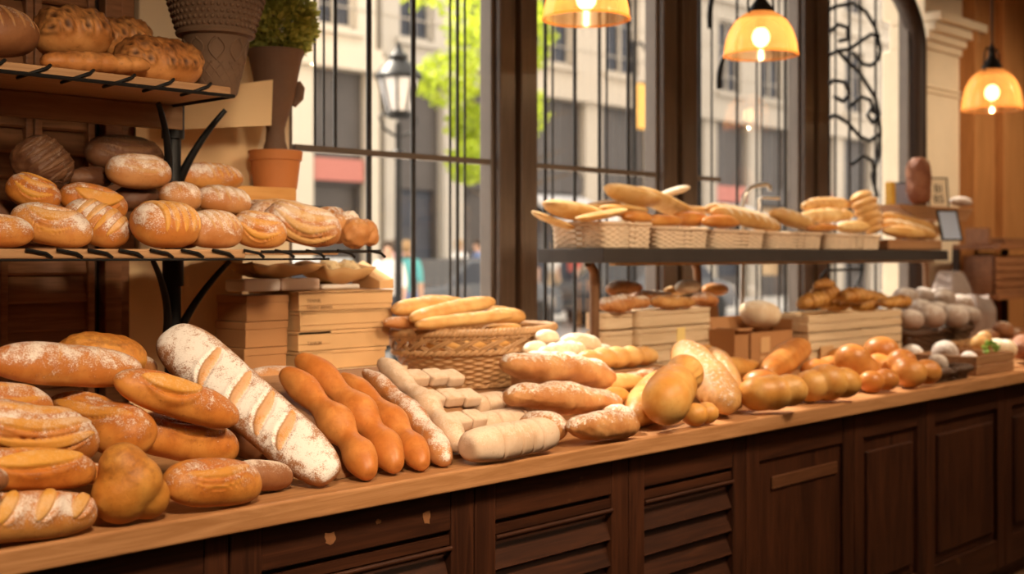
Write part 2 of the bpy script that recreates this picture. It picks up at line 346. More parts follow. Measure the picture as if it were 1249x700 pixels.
def loaf_mesh(name, L, W, H, p=2.3, prof=None, wave=None, cuts=(), lump=.012, lf=28, fine=0.0, bend=0.0, arch=0.0, flat=.78, sq=2.0,
              taper=0.0, seed=1, swirl=None, crease=None, nt=None, nf=None, lean=0.0):
    big = L > .26
    nt = nt or max(20, int(((200 if big else 150) if cuts else 72) * RES)); nf = nf or max(16, int(((104 if big else 88) if cuts else 44) * RES))
    t = np.linspace(0.045, math.pi - .045, nt); xs = -np.cos(t)
    R = (1 - np.abs(xs) ** p) ** (1 / p)
    if prof is not None:
        px = np.array([q[0] for q in prof]); pv = np.array([q[1] for q in prof])
        # smooth interpolation
        j = np.clip(np.searchsorted(px, xs) - 1, 0, len(px) - 2); w = np.clip((xs - px[j]) / (px[j + 1] - px[j]), 0, 1); w = w * w * (3 - 2 * w)
        R = R * (pv[j] * (1 - w) + pv[j + 1] * w)
    if wave: R = R * (1 + wave[0] * np.cos(wave[1] * math.pi * xs + wave[2]))
    R = R * (1 + taper * xs)
    ph = np.linspace(0, 2 * math.pi, nf, endpoint=False)
    cy, sz = np.cos(ph), np.sin(ph); e = 2 / sq
    yy = np.sign(cy) * np.abs(cy) ** e; zz = np.sign(sz) * np.abs(sz) ** e
    zz = np.where(zz < 0, zz * flat, zz)
    X = np.repeat((xs * L / 2)[:, None], nf, 1); Y = R[:, None] * yy[None] * W / 2; Z = R[:, None] * zz[None] * H / 2
    P = np.stack([X, Y, Z], -1)
    nx = (np.sign(xs) * np.abs(xs) ** (p - 1) / (L / 2))[:, None] * np.ones((1, nf))
    Nn = np.stack([nx, (R * 0 + 1)[:, None] * yy[None] / (W / 2), (R * 0 + 1)[:, None] * zz[None] / (H / 2)], -1)
    Nn /= np.linalg.norm(Nn, axis=-1, keepdims=True) + 1e-9
    d = np.zeros((nt, nf)); cut = np.zeros((nt, nf))
    if lump: d += lump * (lumps(P, lf, seed) + .5 * lumps(P, lf * 2.6, seed + 50)) * min(W, H) * 2.6
    if fine: d += fine * 1.3 * lumps(P, lf * 8, seed + 9, 6) * min(W, H)
    topv = np.clip(np.repeat(np.maximum(sz, -1)[None], nt, 0), -1, 1) * np.ones((nt, 1))
    q = -((math.pi / 2 - ph + math.pi) % (2 * math.pi) - math.pi) / (math.pi / 2)   # q > 0 faces the shop
    A = X; B = np.repeat(q[None], nt, 0) * W * .62
    for c in cuts:
        x0, q0, x1, q1, hw = c[:5]; lift = c[5] if len(c) > 5 else .5; ca = c[6] if len(c) > 6 else 1.0
        a0 = np.array([x0 * L / 2, q0 * W * .62]); a1 = np.array([x1 * L / 2, q1 * W * .62]); dv = a1 - a0; ln = np.linalg.norm(dv); dv = dv / ln
        u = (A - a0[0]) * dv[0] + (B - a0[1]) * dv[1]; s = (A - a0[0]) * -dv[1] + (B - a0[1]) * dv[0]
        cv = c[7] * W if len(c) > 7 else 0.0
        uu = np.clip(u / ln, 0, 1); s = s - cv * 4 * uu * (1 - uu)
        wd = hw * W * np.sqrt(np.clip(4 * uu * (1 - uu), 0, 1)) + 1e-5
        over = np.maximum(np.maximum(-u, u - ln), 0)
        k = np.sqrt(s * s + over * over) / np.maximum(wd, hw * W * .12)
        ins = np.clip((1.04 - k) / .14, 0, 1); ins = ins * ins * (3 - 2 * ins)
        edge = np.exp(-((k - 1.0) / .20) ** 2) * np.clip(wd / (hw * W), .15, 1)
        ear = np.exp(-((s / (wd + 1e-6) - 1.55) / .5) ** 2) * (over <= 0) * np.clip(wd / (hw * W), 0, 1)
        d += hw * W * (lift * .38 * ins - (.42 + .02 / max(hw, .03)) * edge + .34 * ear * lift)
        cut = np.maximum(cut, ins * ca)
    if crease:
        for x0, dp, wd in crease:
            d -= dp * W * np.exp(-((xs - x0) / wd) ** 2)[:, None]
    if swirl:
        # raised rosettes with dark rolled centres over the top
        r = np.random.RandomState(seed); n, rad = swirl
        pts = []
        for _ in range(4000):
            cx, cq = r.uniform(-.82, .82), r.uniform(-.95, .95); pt = np.array([cx * L / 2, cq * W * .62])
            if all(np.linalg.norm(pt - o) > rad * 1.38 for o in pts): pts.append(pt)
            if len(pts) >= n: break
        for pt in pts:
            dd = np.hypot(A - pt[0], B - pt[1]) / rad
            d += rad * .55 * np.clip(1 - dd * dd, 0, 1) ** .7 - rad * .42 * np.exp(-(dd / .30) ** 2)
            cut = np.maximum(cut, np.exp(-(dd / .36) ** 4) * .95); cut = np.maximum(cut, .5 * np.exp(-((dd - .72) / .10) ** 2))
    P = P + Nn * d[..., None]
    if bend: P[..., 1] += bend * L * ((P[..., 0] / (L / 2)) ** 2 - .4)
    if arch: P[..., 2] -= arch * L * ((P[..., 0] / (L / 2)) ** 2 - .4)
    return grid_mesh(name, P, cut, topv)

def lobed_mesh(name, lobes, power=11, lump=.012, seed=3, cuts=None, fine=0, stretch=1.0):
    """smooth union of balls (x, y, z, r) around the origin"""
    nt = int(64 * RES) + 8; nf = int(84 * RES) + 10
    t = np.linspace(.04, math.pi - .04, nt); ph = np.linspace(0, 2 * math.pi, nf, endpoint=False)
    D = np.stack([np.sin(t)[:, None] * np.cos(ph)[None], np.sin(t)[:, None] * np.sin(ph)[None], -np.cos(t)[:, None] * np.ones((1, nf))], -1)
    acc = 0; R0 = max(l[3] for l in lobes)
    for x, y, z, r in lobes:
        c = np.array([x, y, z]); b = D @ c; disc = b * b - (c @ c - r * r)
        h = np.where(disc > 0, b + np.sqrt(np.maximum(disc, 0)), 0); h = np.maximum(h, 0)
        acc = acc + (h / R0) ** power
    rad = R0 * acc ** (1 / power); rad = np.maximum(rad, R0 * .3)
    P = D * rad[..., None]
    for _ in range(1):
        pass
    P = P + D * (lump * 2 * R0 * lumps(P, 30, seed))[..., None]
    if fine: P = P + D * (fine * 2.0 * R0 * lumps(P, 260, seed + 4, 5))[..., None]
    # longer along the line of the row's depth
    P = P + np.array([-.4, 1.0, 0]) / 1.16 * ((P @ (np.array([-.4, 1.0, 0]) / 1.16))[..., None] * (stretch - 1))
    top = np.clip(D[..., 2], -1, 1); cut = np.zeros((nt, nf))
    return grid_mesh(name, P, cut, top)


BREADS = []

def frame(p1, p2, face=0.0, roll=0.0):
    p1, p2 = Vector(p1), Vector(p2); x = (p2 - p1).normalized(); mid = (p1 + p2) / 2
    tc = (EYE - mid).normalized(); up = Vector((0, 0, 1)) * (1 - face) + tc * face
    z = (up - x * up.dot(x)).normalized(); y = z.cross(x)
    R = Matrix((x, y, z)).transposed()
    if roll: R = R @ Matrix.Rotation(math.radians(roll), 3, 'X')
    return mid, R

def place(o, mid, R):
    o.matrix_world = Matrix.Translation(mid) @ R.to_4x4()

def reg(o, label, cat, group, mid, R):
    """place a bread, with the small shift that settles it against its neighbours"""
    mid = Vector(mid) + Vector(OFF.get(len(BREADS), (0, 0, 0)))
    place(o, mid, R); tag(o, label, cat, group); BREADS.append(o)
    return o

def B(name, label, group, u1, v1, u2, v2, w, Y1, Y2=None, mat='golden', ratio=1.2, face=0.0, roll=0.0, cat='bread', **st):
    Y2 = Y1 if Y2 is None else Y2
    p1, p2 = PY(u1, v1, Y1), PY(u2, v2, Y2); L = (p2 - p1).length; mid, R = frame(p1, p2, face, roll)
    s = w * .965 * dep(mid) / F
    if face > .5: Wd, Hh = s, s / ratio
    else: Wd, Hh = s * ratio, s
    if 'flat' not in st: st['flat'] = .8
    Hh *= 2 / (1 + st['flat'])
    me = loaf_mesh(name, L, Wd, Hh, seed=len(BREADS) + 3, **st)
    o = link(name, me, M[mat])
    return reg(o, label, cat, group, mid, R)

def LB(name, label, group, Y, lobes, mat='bun', depth=0.0, cat='bread', power=7, stretch=1.18, grow=1.03, **st):
    """bread of round lobes given by their image circles (u, v, r[, dy])"""
    pts = []
    um = sum(l[0] for l in lobes) / len(lobes)
    for l in lobes:
        u, v, r = l[:3]; dy = l[3] if len(l) > 3 else 0.0
        p = PY(u, v, Y + dy); r0_ = ray(u, v); d0_ = dep(PY(um, v, Y + dy))
        p = EYE + r0_ * (.3 * dep(p) + .7 * d0_); pts.append((p, grow * r * dep(p) / F))   # lobes lie side by side, nearly square to the view
    W_ = sum(r for _, r in pts); mid = Vector((0, 0, 0))
    for p, r in pts: mid += p * (r / W_)
    me = lobed_mesh(name, [(*(p - mid), r) for p, r in pts], power=power, seed=len(BREADS) + 3, stretch=stretch, **st)
    o = link(name, me, M[mat])
    return reg(o, label, cat, group, mid, Matrix.Identity(3))

def diag(n, x0=-.62, x1=.62, dx=.16, q=.55, hw=.11, lift=.6, ca=1.0, cv=0.0):
    out = []
    for i in range(n):
        x = x0 + (x1 - x0) * (i / (n - 1) if n > 1 else .5)
        out.append((x - dx, q, x + dx, -q, hw, lift, ca, cv))
    return out
def longc(q=.1, x0=-.72, x1=.72, hw=.13, lift=.7, ca=1.0, cv=0.0, sl=0.12):
    return [(x0, q + sl, x1, q - sl, hw, lift, ca, cv)]
def arcs(n, q0=-.35, q1=.6, x0=-.8, x1=.8, hw=.045, lift=.9, ca=.7, cv=.22, sl=0.0):
    return [(x0, q0 + (q1 - q0) * i / max(1, n - 1) + sl, x1, q0 + (q1 - q0) * i / max(1, n - 1) - sl, hw, lift, ca, cv) for i in range(n)]

PEANUT = [(-1, .96), (-.66, 1.04), (-.28, .68), (0.08, 1.12), (.39, .72), (.70, 1.14), (1, 1.02)]

# ---------------- the pile of big loaves at the near end of the worktop
g = 'crusty loaves piled on the near end of the worktop'
B('bread_loaf', 'golden loaf with two floured slashes, lowest of the near pile, lying at the worktop edge', g, -52, 642, 133, 627, 54, 2.095, mat='goldfl', roll=42, p=3, cuts=diag(4, -.75, .72, .17, .5, .15, .7))
B('bread_loaf', 'brown loaf with one long golden slash, second up from the worktop edge', g, -48, 578, 119, 580, 50, 2.135, mat='golden', roll=34, p=2.8, cuts=longc(.12, -.6, .72, .20, .7, sl=.2) + longc(-.35, -.5, .6, .05, .8, .5))
B('bread_loaf', 'round end of a dusty loaf poking in front of the long slashed loaf', g, -44, 586, 9, 586, 32, 2.05, mat='brownfl', p=2.4)
B('bread_loaf', 'thick pale-dusted loaf with wavy ridges, third up in the near pile', g, -56, 512, 117, 542, 66, 2.24, mat='goldfl', roll=34, p=2.6, cuts=arcs(3, -.35, .55, -.7, .8, .09, .9, .75, .15, .3))
B('bread_loaf', 'dusted loaf end showing above the thick ridged loaf', g, -52, 480, 66, 492, 50, 2.36, mat='goldfl', roll=15, p=2.6, cuts=arcs(2, -.1, .5, -.7, .8, .06, .7, .6, .1, .2))
B('bread_loaf', 'long golden loaf with a chequered flour top, uppermost of the near pile', g, -18, 452, 168, 462, 50, 2.36, 2.38, mat='goldfl', roll=34, p=2.5, cuts=diag(3, -.2, .8, .10, .5, .045, .5, .3))
B('bread_loaf', 'speckled orange oval loaf behind and above the chequered loaf', g, 68, 434, 176, 438, 56, 2.53, mat='sesame', p=2.3, roll=8, cuts=arcs(1, .35, .35, -.5, .6, .03, .7, .5, .1), fine=.02)
B('bread_loaf', 'small pale loaf end beside the speckled orange loaf', g, 146, 446, 190, 451, 32, 2.62, mat='tanfl')
B('bread_loaf', 'golden baguette-shaped loaf tilted down on top of two brown loaves', g, 136, 466, 287, 514, 48, 2.27, 2.25, mat='golden', roll=34, p=2.4, cuts=longc(.1, -.72, .2, .20, .9, .9, .05, .1))
B('bread_loaf', 'plump golden loaf end facing out between the ridged and brown loaves', g, 66, 492, 184, 530, 64, 2.46, 2.20, mat='golden', roll=24, p=2.8, prof=[(-1, .9), (-.2, 1), (.15, .9), (.55, 1.0), (1, 1)], cuts=longc(.1, -.7, .75, .12, .8, .5, .1, .15) + longc(-.35, -.5, .5, .05, .9, .4))
B('bread_loaf', 'smooth brown loaf lying under the tilted golden loaf', g, 160, 524, 287, 547, 54, 2.31, 2.30, mat='golden', roll=30, p=2.7, cuts=longc(.15, -.6, .6, .10, .8, .6, .08, .1))
B('bread_loaf', 'brown loaf with a creased top lying on the worktop behind the lobed bread', g, 188, 601, 302, 597, 55, 2.10, mat='golden', roll=34, p=2.8, cuts=longc(.05, -.75, .65, .09, .9, .6, .1, .12) + longc(.4, -.6, .5, .04, .9, .4, .1, .1))
LB('lobed_bread', 'lumpy three-lobed golden bread standing at the worktop edge', g, 2.09, [(152, 567, 26), (150, 604, 33), (184, 607, 24, .02), (168, 588, 30)], mat='sesame', power=8, fine=.006, lump=.03, stretch=1.0, grow=1.05)
B('bread_loaf', 'small golden bread end peeping out behind the lumpy lobed bread', g, 92, 578, 130, 579, 27, 2.24, mat='golden')
B('bread_loaf', 'largest loaf, heavily floured with four diagonal slashes, leaning across the pile', g, 203, 426, 405, 604, 74, 2.56, 2.085, mat='floured', ratio=1.7, face=.62, p=3.6, taper=-.10, sq=2.4,
  cuts=[(-.50, -.40, -.31, .62, .095, .5), (-.15, -.50, .05, .62, .10, .5), (.12, -.52, .35, .60, .10, .5), (.38, -.48, .58, .50, .10, .5)], lump=.014)
B('bread_loaf', 'dusty brown loaf half hidden behind the slashed floured loaf', g, 262, 522, 336, 562, 42, 2.45, 2.42, mat='brownfl', roll=20, p=2.5, cuts=arcs(1, .1, .1, -.5, .6, .04, .8, .3, .1))
B('bread_loaf', 'dusty brown loaf on the worktop under the slashed floured loaf', g, 282, 591, 350, 593, 40, 2.14, mat='brownfl', p=2.8, cuts=())
B('bread_loaf', 'smooth orange bread end between the floured loaf and the first peanut-shaped bread', g, 392, 556, 414, 580, 35, 2.36, 2.15, mat='orange')

# ---------------- long wavy breads leaning on the sloped board
g = 'long peanut-shaped breads leaning in a row'
lo = dict(p=3.0, ratio=1.0, lump=.004)
B('peanut_shaped_bread', 'glossy orange peanut-shaped bread next to the big floured loaf', g, 350, 461, 456, 589, 43, 2.46, 2.09, mat='orange', prof=PEANUT, bend=-.05, **lo)
B('peanut_shaped_bread', 'longest glossy orange peanut-shaped bread, second from the floured loaf', g, 376, 444, 497, 580, 43, 2.50, 2.10, mat='orange', prof=PEANUT, bend=-.06, **lo)
B('peanut_shaped_bread', 'slim glossy orange peanut-shaped bread, third from the floured loaf', g, 424, 463, 526, 574, 37, 2.48, 2.10, mat='orange', prof=[(-1, .78), (-.66, .92), (-.28, .68), (.1, 1.1), (.4, .74), (.7, 1.14), (1, 1)], bend=-.05, **lo)
B('peanut_shaped_bread', 'rough tan floury peanut-shaped bread, fourth in the leaning row', g, 448, 456, 549, 567, 36, 2.50, 2.10, mat='tanfl', prof=[(-1, .7), (-.66, .84), (-.35, .68), (.1, .98), (.38, .84), (.7, 1.16), (1, 1.05)], p=3, ratio=1.0, bend=-.04, lump=.012, fine=.015)
B('peanut_shaped_bread', 'pale lumpy floury bread, last of the leaning row beside the dough bars', g, 474, 453, 574, 562, 34, 2.52, 2.10, mat='pale', prof=PEANUT, p=3, ratio=1.0, bend=-.03, lump=.03, fine=.01)
B('bread_loaf', 'pale tan loaf lying behind the leaning peanut-shaped breads', None, 298, 463, 374, 461, 30, 2.76, mat='tanfl', lump=.01)
B('bread_loaf', 'small cream bread piece showing above the third peanut-shaped bread', None, 412, 464, 450, 462, 18, 2.74, mat='pale', p=3)

# ---------------- pale dough bars
g = 'pale floury segmented dough bars'
def bar(label, u1, v1, u2, v2, w, Y1, Y2, cr):
    B('dough_bar', label, g, u1, v1, u2, v2, w, Y1, Y2, mat='pale', p=5, ratio=1.15, sq=2.2, lump=.012, nt=150, crease=[(x, .12, .022) for x in cr], roll=6)
bar('front pale dough bar of thick round segments along the worktop edge', 566, 549, 669, 530, 44, 2.10, 2.10, (-.42, .0, .28, .50))
bar('second pale dough bar from the edge, ending in two fat segments', 590, 519, 653, 509, 38, 2.28, 2.28, (-.35, .10, .62))
bar('third pale dough bar from the edge, ending under the wicker basket', 572, 500, 617, 493, 33, 2.42, 2.42, (-.4, .3))
g = 'flat pale dough slabs laid out on the sloped board'
SLOPE = math.atan2(.178, .45)
def slab(label, u, v, Y, sx=.060, sy=.060):
    p = PY(u, v, Y); ey = Vector((0, math.cos(SLOPE), math.sin(SLOPE))); ex = Vector((1, 0, 0)); n = ex.cross(ey)
    k = len(BREADS); a = math.radians((k * 37 % 7) - 3)
    R = Matrix((ex, ey, n)).transposed() @ Matrix.Rotation(a, 3, 'Z')
    me = loaf_mesh('dough_slab', sx, sy, .034, p=7, sq=5, lump=.006, flat=1.0, seed=k)
    reg(link('dough_slab', me, M['pale']), label, 'bread', g, p, R)
slab('floury dough slab nearest the cardboard boxes, top row', 507, 461, 2.50)
slab('floury dough slab in the middle of the top row below the basket', 529, 461, 2.50)
slab('floury dough slab at the basket end of the top row', 550, 461, 2.50)
slab('floury dough slab starting the second row beside the lumpy pale bread', 525, 487, 2.385)
slab('large floury dough slab in the middle of the second row', 546, 486, 2.385, .064)
slab('large floury dough slab ending the second row', 568, 485, 2.385, .060)
slab('small floury dough slab starting the lowest row', 556, 513, 2.27)
slab('narrow floury dough slab ending the lowest row', 577, 511, 2.27, .052)

# ---------------- flat rough loaves and rolls in the middle
g = 'flat rough breads stacked in the middle of the worktop'
ci = dict(lump=.05, lf=26, fine=.02, p=2.6)
B('flat_loaf', 'rough flat brown bread with an oat-strewn top, uppermost of three stacked', g, 616, 455, 748, 473, 42, 2.34, 2.31, mat='rough', ratio=1.5, **ci)
B('flat_loaf', 'rough flat brown bread in the middle of the stack of three', g, 614, 487, 750, 498, 40, 2.30, 2.27, mat='rough', ratio=1.5, **ci)
B('flat_loaf', 'rough flat brown bread at the bottom of the stack, on the worktop', g, 684, 528, 764, 524, 36, 2.105, mat='rough', ratio=1.3, **ci)
B('bread_loaf', 'rounded brown loaf end beside the front dough bar', g, 636, 522, 690, 525, 40, 2.27, 2.13, mat='rough', lump=.015)
B('bread_loaf', 'small knobbly brown loaf beside the bottom rough flat bread', g, 736, 515, 776, 512, 37, 2.24, 2.13, mat='rough', lump=.04, fine=.02)
g = 'white rolls heaped behind the rough flat breads'
rb = dict(mat='white', ratio=1.1, p=2.2, lump=.02)
B('bread_roll', 'white roll at the top of the heap beside the wicker basket', g, 652, 412, 678, 411, 19, 2.74, **rb)
B('bread_roll', 'bright white roll crowning the heap next to the box stack', g, 677, 418, 726, 420, 26, 2.70, **rb)
B('bread_roll', 'white roll low at the basket side of the heap', g, 640, 426, 668, 424, 19, 2.70, **rb)
B('bread_roll', 'long white roll running through the middle of the heap', g, 655, 431, 712, 426, 21, 2.64, wave=(.10, 5, 0), **rb)
B('bread_roll', 'white roll at the bottom of the heap above the oat-strewn bread', g, 640, 440, 680, 437, 20, 2.61, **rb)
B('bread_roll', 'small white roll at the bottom of the heap beside the braided loaf', g, 680, 440, 702, 437, 18, 2.59, **rb)
B('bread_roll', 'small flat white roll behind the heap near the box stack', g, 720, 428, 746, 427, 15, 2.74, **rb)
B('braided_loaf', 'pale braided loaf with five bulges behind the rough flat breads', None, 704, 447, 797, 441, 29, 2.58, mat='palegold', crease=[(-.62, .09, .1), (-.25, .09, .1), (.12, .09, .1), (.48, .09, .1)], p=3, lump=.01)
B('bread_loaf', 'pale golden flat loaf under the braided loaf', None, 724, 470, 784, 466, 24, 2.46, mat='palegold', ratio=1.5)
B('bread_loaf', 'dull tan loaf behind the smooth golden breads, below the box stack', None, 748, 466, 812, 455, 19, 2.52, mat='tanfl', ratio=1.3)
B('bread_roll', 'small yellow roll between the rough flat breads and the smooth golden breads', None, 738, 484, 768, 484, 23, 2.36, mat='smooth')

# ---------------- smooth golden breads
g = 'smooth golden breads in the middle of the worktop'
B('bread_loaf', 'long smooth golden bread lying back behind the big bulbous bread', g, 772, 512, 814, 462, 46, 2.14, 2.38, mat='smooth', p=2.6, lump=.008)
LB('lobed_bread', 'big bulbous golden bread leaning at the worktop edge', g, 2.09, [(811, 504, 25, 0), (820, 487, 25, .05), (833, 471, 21, .10), (814, 496, 26, .02)], mat='smooth', power=7, stretch=1.0, grow=1.12)
B('bread_loaf', 'rough-crusted long bread leaning beside the bulbous golden bread', g, 830, 440, 886, 512, 48, 2.46, 2.10, mat='rustic', p=2.8, lump=.02, fine=.015)
LB('lobed_bread', 'upright rounded golden bread end rising above the leaning breads', g, 2.66, [(856, 446, 20), (858, 458, 21)], mat='rustic', power=8)
LB('lobed_bread', 'low two-lobed golden bread at the foot of the bulbous bread', g, 2.075, [(845, 511, 14), (858, 509, 13, .02)], mat='smooth')
B('bread_loaf', 'dusty brown-topped bread leaning beside the rough-crusted long bread', g, 884, 442, 913, 511, 37, 2.45, 2.11, mat='rustic', p=2.6, lump=.02)
B('bread_loaf', 'pale golden loaf lying behind the round shiny bun', g, 880, 446, 940, 450, 28, 2.52, mat='smooth')
LB('bun', 'round shiny golden bun resting on the leaning breads', g, 2.26, [(922, 462, 19), (915, 461, 17)], mat='bun')
LB('lobed_bread', 'long golden lobed bread along the edge below the round shiny bun', g, 2.10, [(926, 490, 19), (943, 488, 21), (961, 485, 18)], mat='smooth', power=5)
g = 'shiny lobed buns at the far end of the worktop'
B('bread_loaf', 'long smooth tan bread lying back beside the two-lobed bun', g, 940, 464, 984, 428, 34, 2.34, 2.58, mat='bun', p=2.5)
LB('lobed_bun', 'two-lobed shiny bun in front of the pale crates', g, 2.38, [(985, 447, 16), (1003, 445, 18)], power=7)
LB('lobed_bun', 'bright yellow three-lobed bun at the worktop edge', g, 2.11, [(989, 480, 18), (1008, 475, 22), (1027, 475, 17)], mat='smooth', power=5)
LB('lobed_bun', 'two-lobed shiny bun leaning next to the bright yellow bun', g, 2.25, [(1034, 449, 18), (1043, 464, 20)], power=7)
LB('lobed_bun', 'tall shiny bun with a large round top lobe', g, 2.30, [(1075, 440, 19), (1072, 459, 17, -.04)])
LB('lobed_bun', 'small shiny bun low between the tall bun and the yellow bun', g, 2.12, [(1063, 471, 13), (1079, 468, 13)])
LB('lobed_bun', 'three-lobed shiny bun closest to the dark wicker tray', g, 2.13, [(1102, 449, 15), (1110, 463, 17, -.03), (1128, 461, 15)], power=7)
LB('bun', 'small bun peeping out behind the leaning two-lobed bun', g, 2.66, [(1022, 440, 12), (1030, 441, 11)])

# ---------------- loaves on the middle shelf
g = 'crusty loaves heaped on the middle shelf'
B('bread_loaf', 'dusted loaf half out of view at the open end of the shelf', g, -48, 288, 40, 290, 42, 2.72, mat='goldfl', p=2.3, roll=26, cuts=longc(.2, -.6, .7, .06, .7, .5))
B('bread_loaf', 'golden loaf with a curved leaf-like split, front row of the shelf', g, 13, 260, 113, 285, 48, 2.80, 2.72, mat='goldfl', roll=30, p=2.3, cuts=longc(.0, -.7, .5, .12, .9, .8, .18, .08) + longc(.45, -.6, .6, .04, .9, .5, .2, .1) + longc(-.35, -.5, .7, .05, .9, .5, .15, .1))
B('bread_loaf', 'golden ridged loaf behind the leaf-split loaf', g, 7, 224, 73, 248, 42, 2.92, 2.86, mat='golden', roll=32, p=2.4, cuts=arcs(3, -.4, .4, -.7, .7, .07, .9, .9, .15))
B('bread_loaf', 'nearly black ridged loaf standing at the shutter side of the heap', g, 30, 178, 80, 226, 58, 3.06, 2.98, mat='dark', face=.4, p=2.6, cuts=diag(5, -.7, .7, -.10, .7, .05, 1.0, .3, .1), fine=.02)
B('bread_loaf', 'golden loaf with one wide pale split behind the flour-striped loaves', g, 72, 238, 154, 256, 42, 2.92, 2.90, mat='golden', roll=36, p=2.4, cuts=longc(.2, -.7, .7, .20, .8, .8, .15, .05))
B('bread_loaf', 'golden loaf with white flour stripes angled toward the shelf edge', g, 102, 256, 173, 290, 50, 2.84, 2.70, mat='goldfl', roll=28, p=2.6, cuts=diag(4, -.45, .65, -.08, .7, .075, .7, .9, .1))
B('bread_loaf', 'rounded golden loaf with four upright flour stripes, front row', g, 158, 276, 233, 277, 55, 2.73, mat='goldfl', roll=34, p=2.7, cuts=diag(5, -.5, .7, -.10, .75, .075, .7, .9, .1))
B('bread_loaf', 'striped loaf end tucked behind the upright-striped golden loaf', g, 200, 286, 244, 286, 34, 2.86, mat='goldfl', roll=26, cuts=diag(3, 0, .7, -.06, .6, .06, .6, .8))
B('bread_loaf', 'floury tan loaf with fine steep scores, front row by the pole', g, 229, 281, 291, 284, 46, 2.73, mat='tanfl', roll=32, p=2.6, cuts=diag(5, -.5, .6, -.16, .6, .04, .7, .6))
B('bread_loaf', 'tan loaf with a smooth pointed end, front row beyond the pole', g, 277, 276, 347, 287, 45, 2.78, 2.71, mat='goldfl', roll=32, p=2.2, cuts=arcs(3, -.45, .45, -.75, .7, .075, .9, .75, .2, -.1))
B('bread_loaf', 'large floury loaf with sweeping curved scores near the shelf end', g, 316, 268, 412, 287, 48, 2.80, 2.71, mat='tanfl', roll=38, p=2.4, cuts=arcs(4, -.55, .6, -.8, .8, .085, 1.0, .8, .28, -.12))
B('bread_loaf', 'striped brown loaf behind the sweeping-scored loaf', g, 308, 264, 384, 268, 40, 2.96, 2.96, mat='tanfl', roll=30, p=2.4, cuts=arcs(4, -.5, .5, -.75, .85, .075, .9, .7, .25, -.1))
LB('knotted_bread', 'rough knotted bread at the very end of the middle shelf', g, 2.74, [(398, 268, 15, .06), (408, 280, 18, .0), (420, 272, 14, .03), (428, 286, 18, -.02), (440, 284, 15, .0), (447, 291, 10, -.01)], mat='rough', power=22, fine=.05, lump=.05, stretch=1.0)
LB('knotted_bread', 'knobbly brown bread behind the knotted bread at the shelf end', g, 2.92, [(392, 266, 13), (404, 268, 15), (418, 274, 13)], mat='rough', power=22, fine=.05, lump=.05, stretch=1.0)
B('bread_loaf', 'big dark brown loaf on top of the shelf heap against the pole', g, 112, 188, 204, 194, 46, 3.05, 3.05, mat='dark', roll=28, p=2.5, cuts=arcs(4, -.5, .5, -.8, .8, .06, 1.0, .45, .2))
B('bread_loaf', 'pale floury loaf lying against the big dark brown loaf', g, 130, 208, 207, 214, 42, 2.95, 2.93, mat='tanfl', roll=32, p=2.4, cuts=arcs(3, -.35, .35, -.7, .8, .05, .8, .5, .15))
B('bread_loaf', 'dark rough loaf between the black ridged loaf and the floury loaf', g, 76, 216, 140, 217, 27, 3.02, mat='dark', lump=.03, fine=.02)
B('bread_loaf', 'small dark brown loaf under the floury loaf', g, 138, 243, 196, 243, 32, 2.98, mat='dark', lump=.02, fine=.02)
B('bread_loaf', 'small round floured loaf in front of the pole', g, 194, 238, 245, 244, 36, 2.88, 2.85, mat='tanfl', roll=28, p=2.4, cuts=diag(3, -.3, .6, -.14, .5, .04, .7, .5))
B('bread_loaf', 'golden scored loaf lying in front of the upper kraft sheet', g, 206, 212, 291, 217, 34, 3.02, 3.0, mat='goldfl', roll=34, p=2.3, cuts=diag(5, -.1, .75, -.10, .6, .06, .7, .7))
B('bread_loaf', 'floury loaf with bold pale scores beside the small round floured loaf', g, 238, 242, 305, 249, 36, 2.93, 2.90, mat='tanfl', roll=32, p=2.4, cuts=diag(4, -.45, .6, -.14, .6, .055, .9, .6))
B('bread_loaf', 'small brown loaf peeping out below the wooden ledge', g, 298, 256, 334, 257, 24, 3.06, mat='brownfl')
B('bread_loaf', 'plain brown loaf supporting the heap behind the striped loaves', g, -30, 262, 26, 262, 36, 3.0, mat='dark')

# ---------------- swirled loaves on the top shelf
g = 'dark swirled loaves on the top shelf'
B('bread_loaf', 'dark domed loaf with pale ribs, half out of view on the top shelf', g, -62, 40, 44, 46, 68, 2.88, mat='brownfl', p=2.2, cuts=diag(7, -.7, .85, -.10, .9, .035, .8, .9))
B('swirled_loaf', 'tallest swirled loaf on the top shelf, next to the ribbed loaf', g, 44, 44, 130, 48, 62, 2.90, mat='darkgold', p=2.6, swirl=(70, .0225))
B('swirled_loaf', 'swirled loaf at the back of the top shelf, between two larger ones', g, 110, 54, 184, 56, 54, 3.0, mat='darkgold', p=2.6, swirl=(60, .020))
B('swirled_loaf', 'swirled loaf beside the large clay pot on the top shelf', g, 150, 66, 245, 74, 58, 2.90, mat='darkgold', p=2.8, swirl=(70, .0215))
B('plaited_loaf', 'low plaited golden-brown loaf at the front of the top shelf', g, 50, 74, 182, 80, 27, 2.77, mat='darkgold', p=3, crease=[(x, .05, .05) for x in (-.6, -.3, 0, .3, .6)], ratio=1.3)
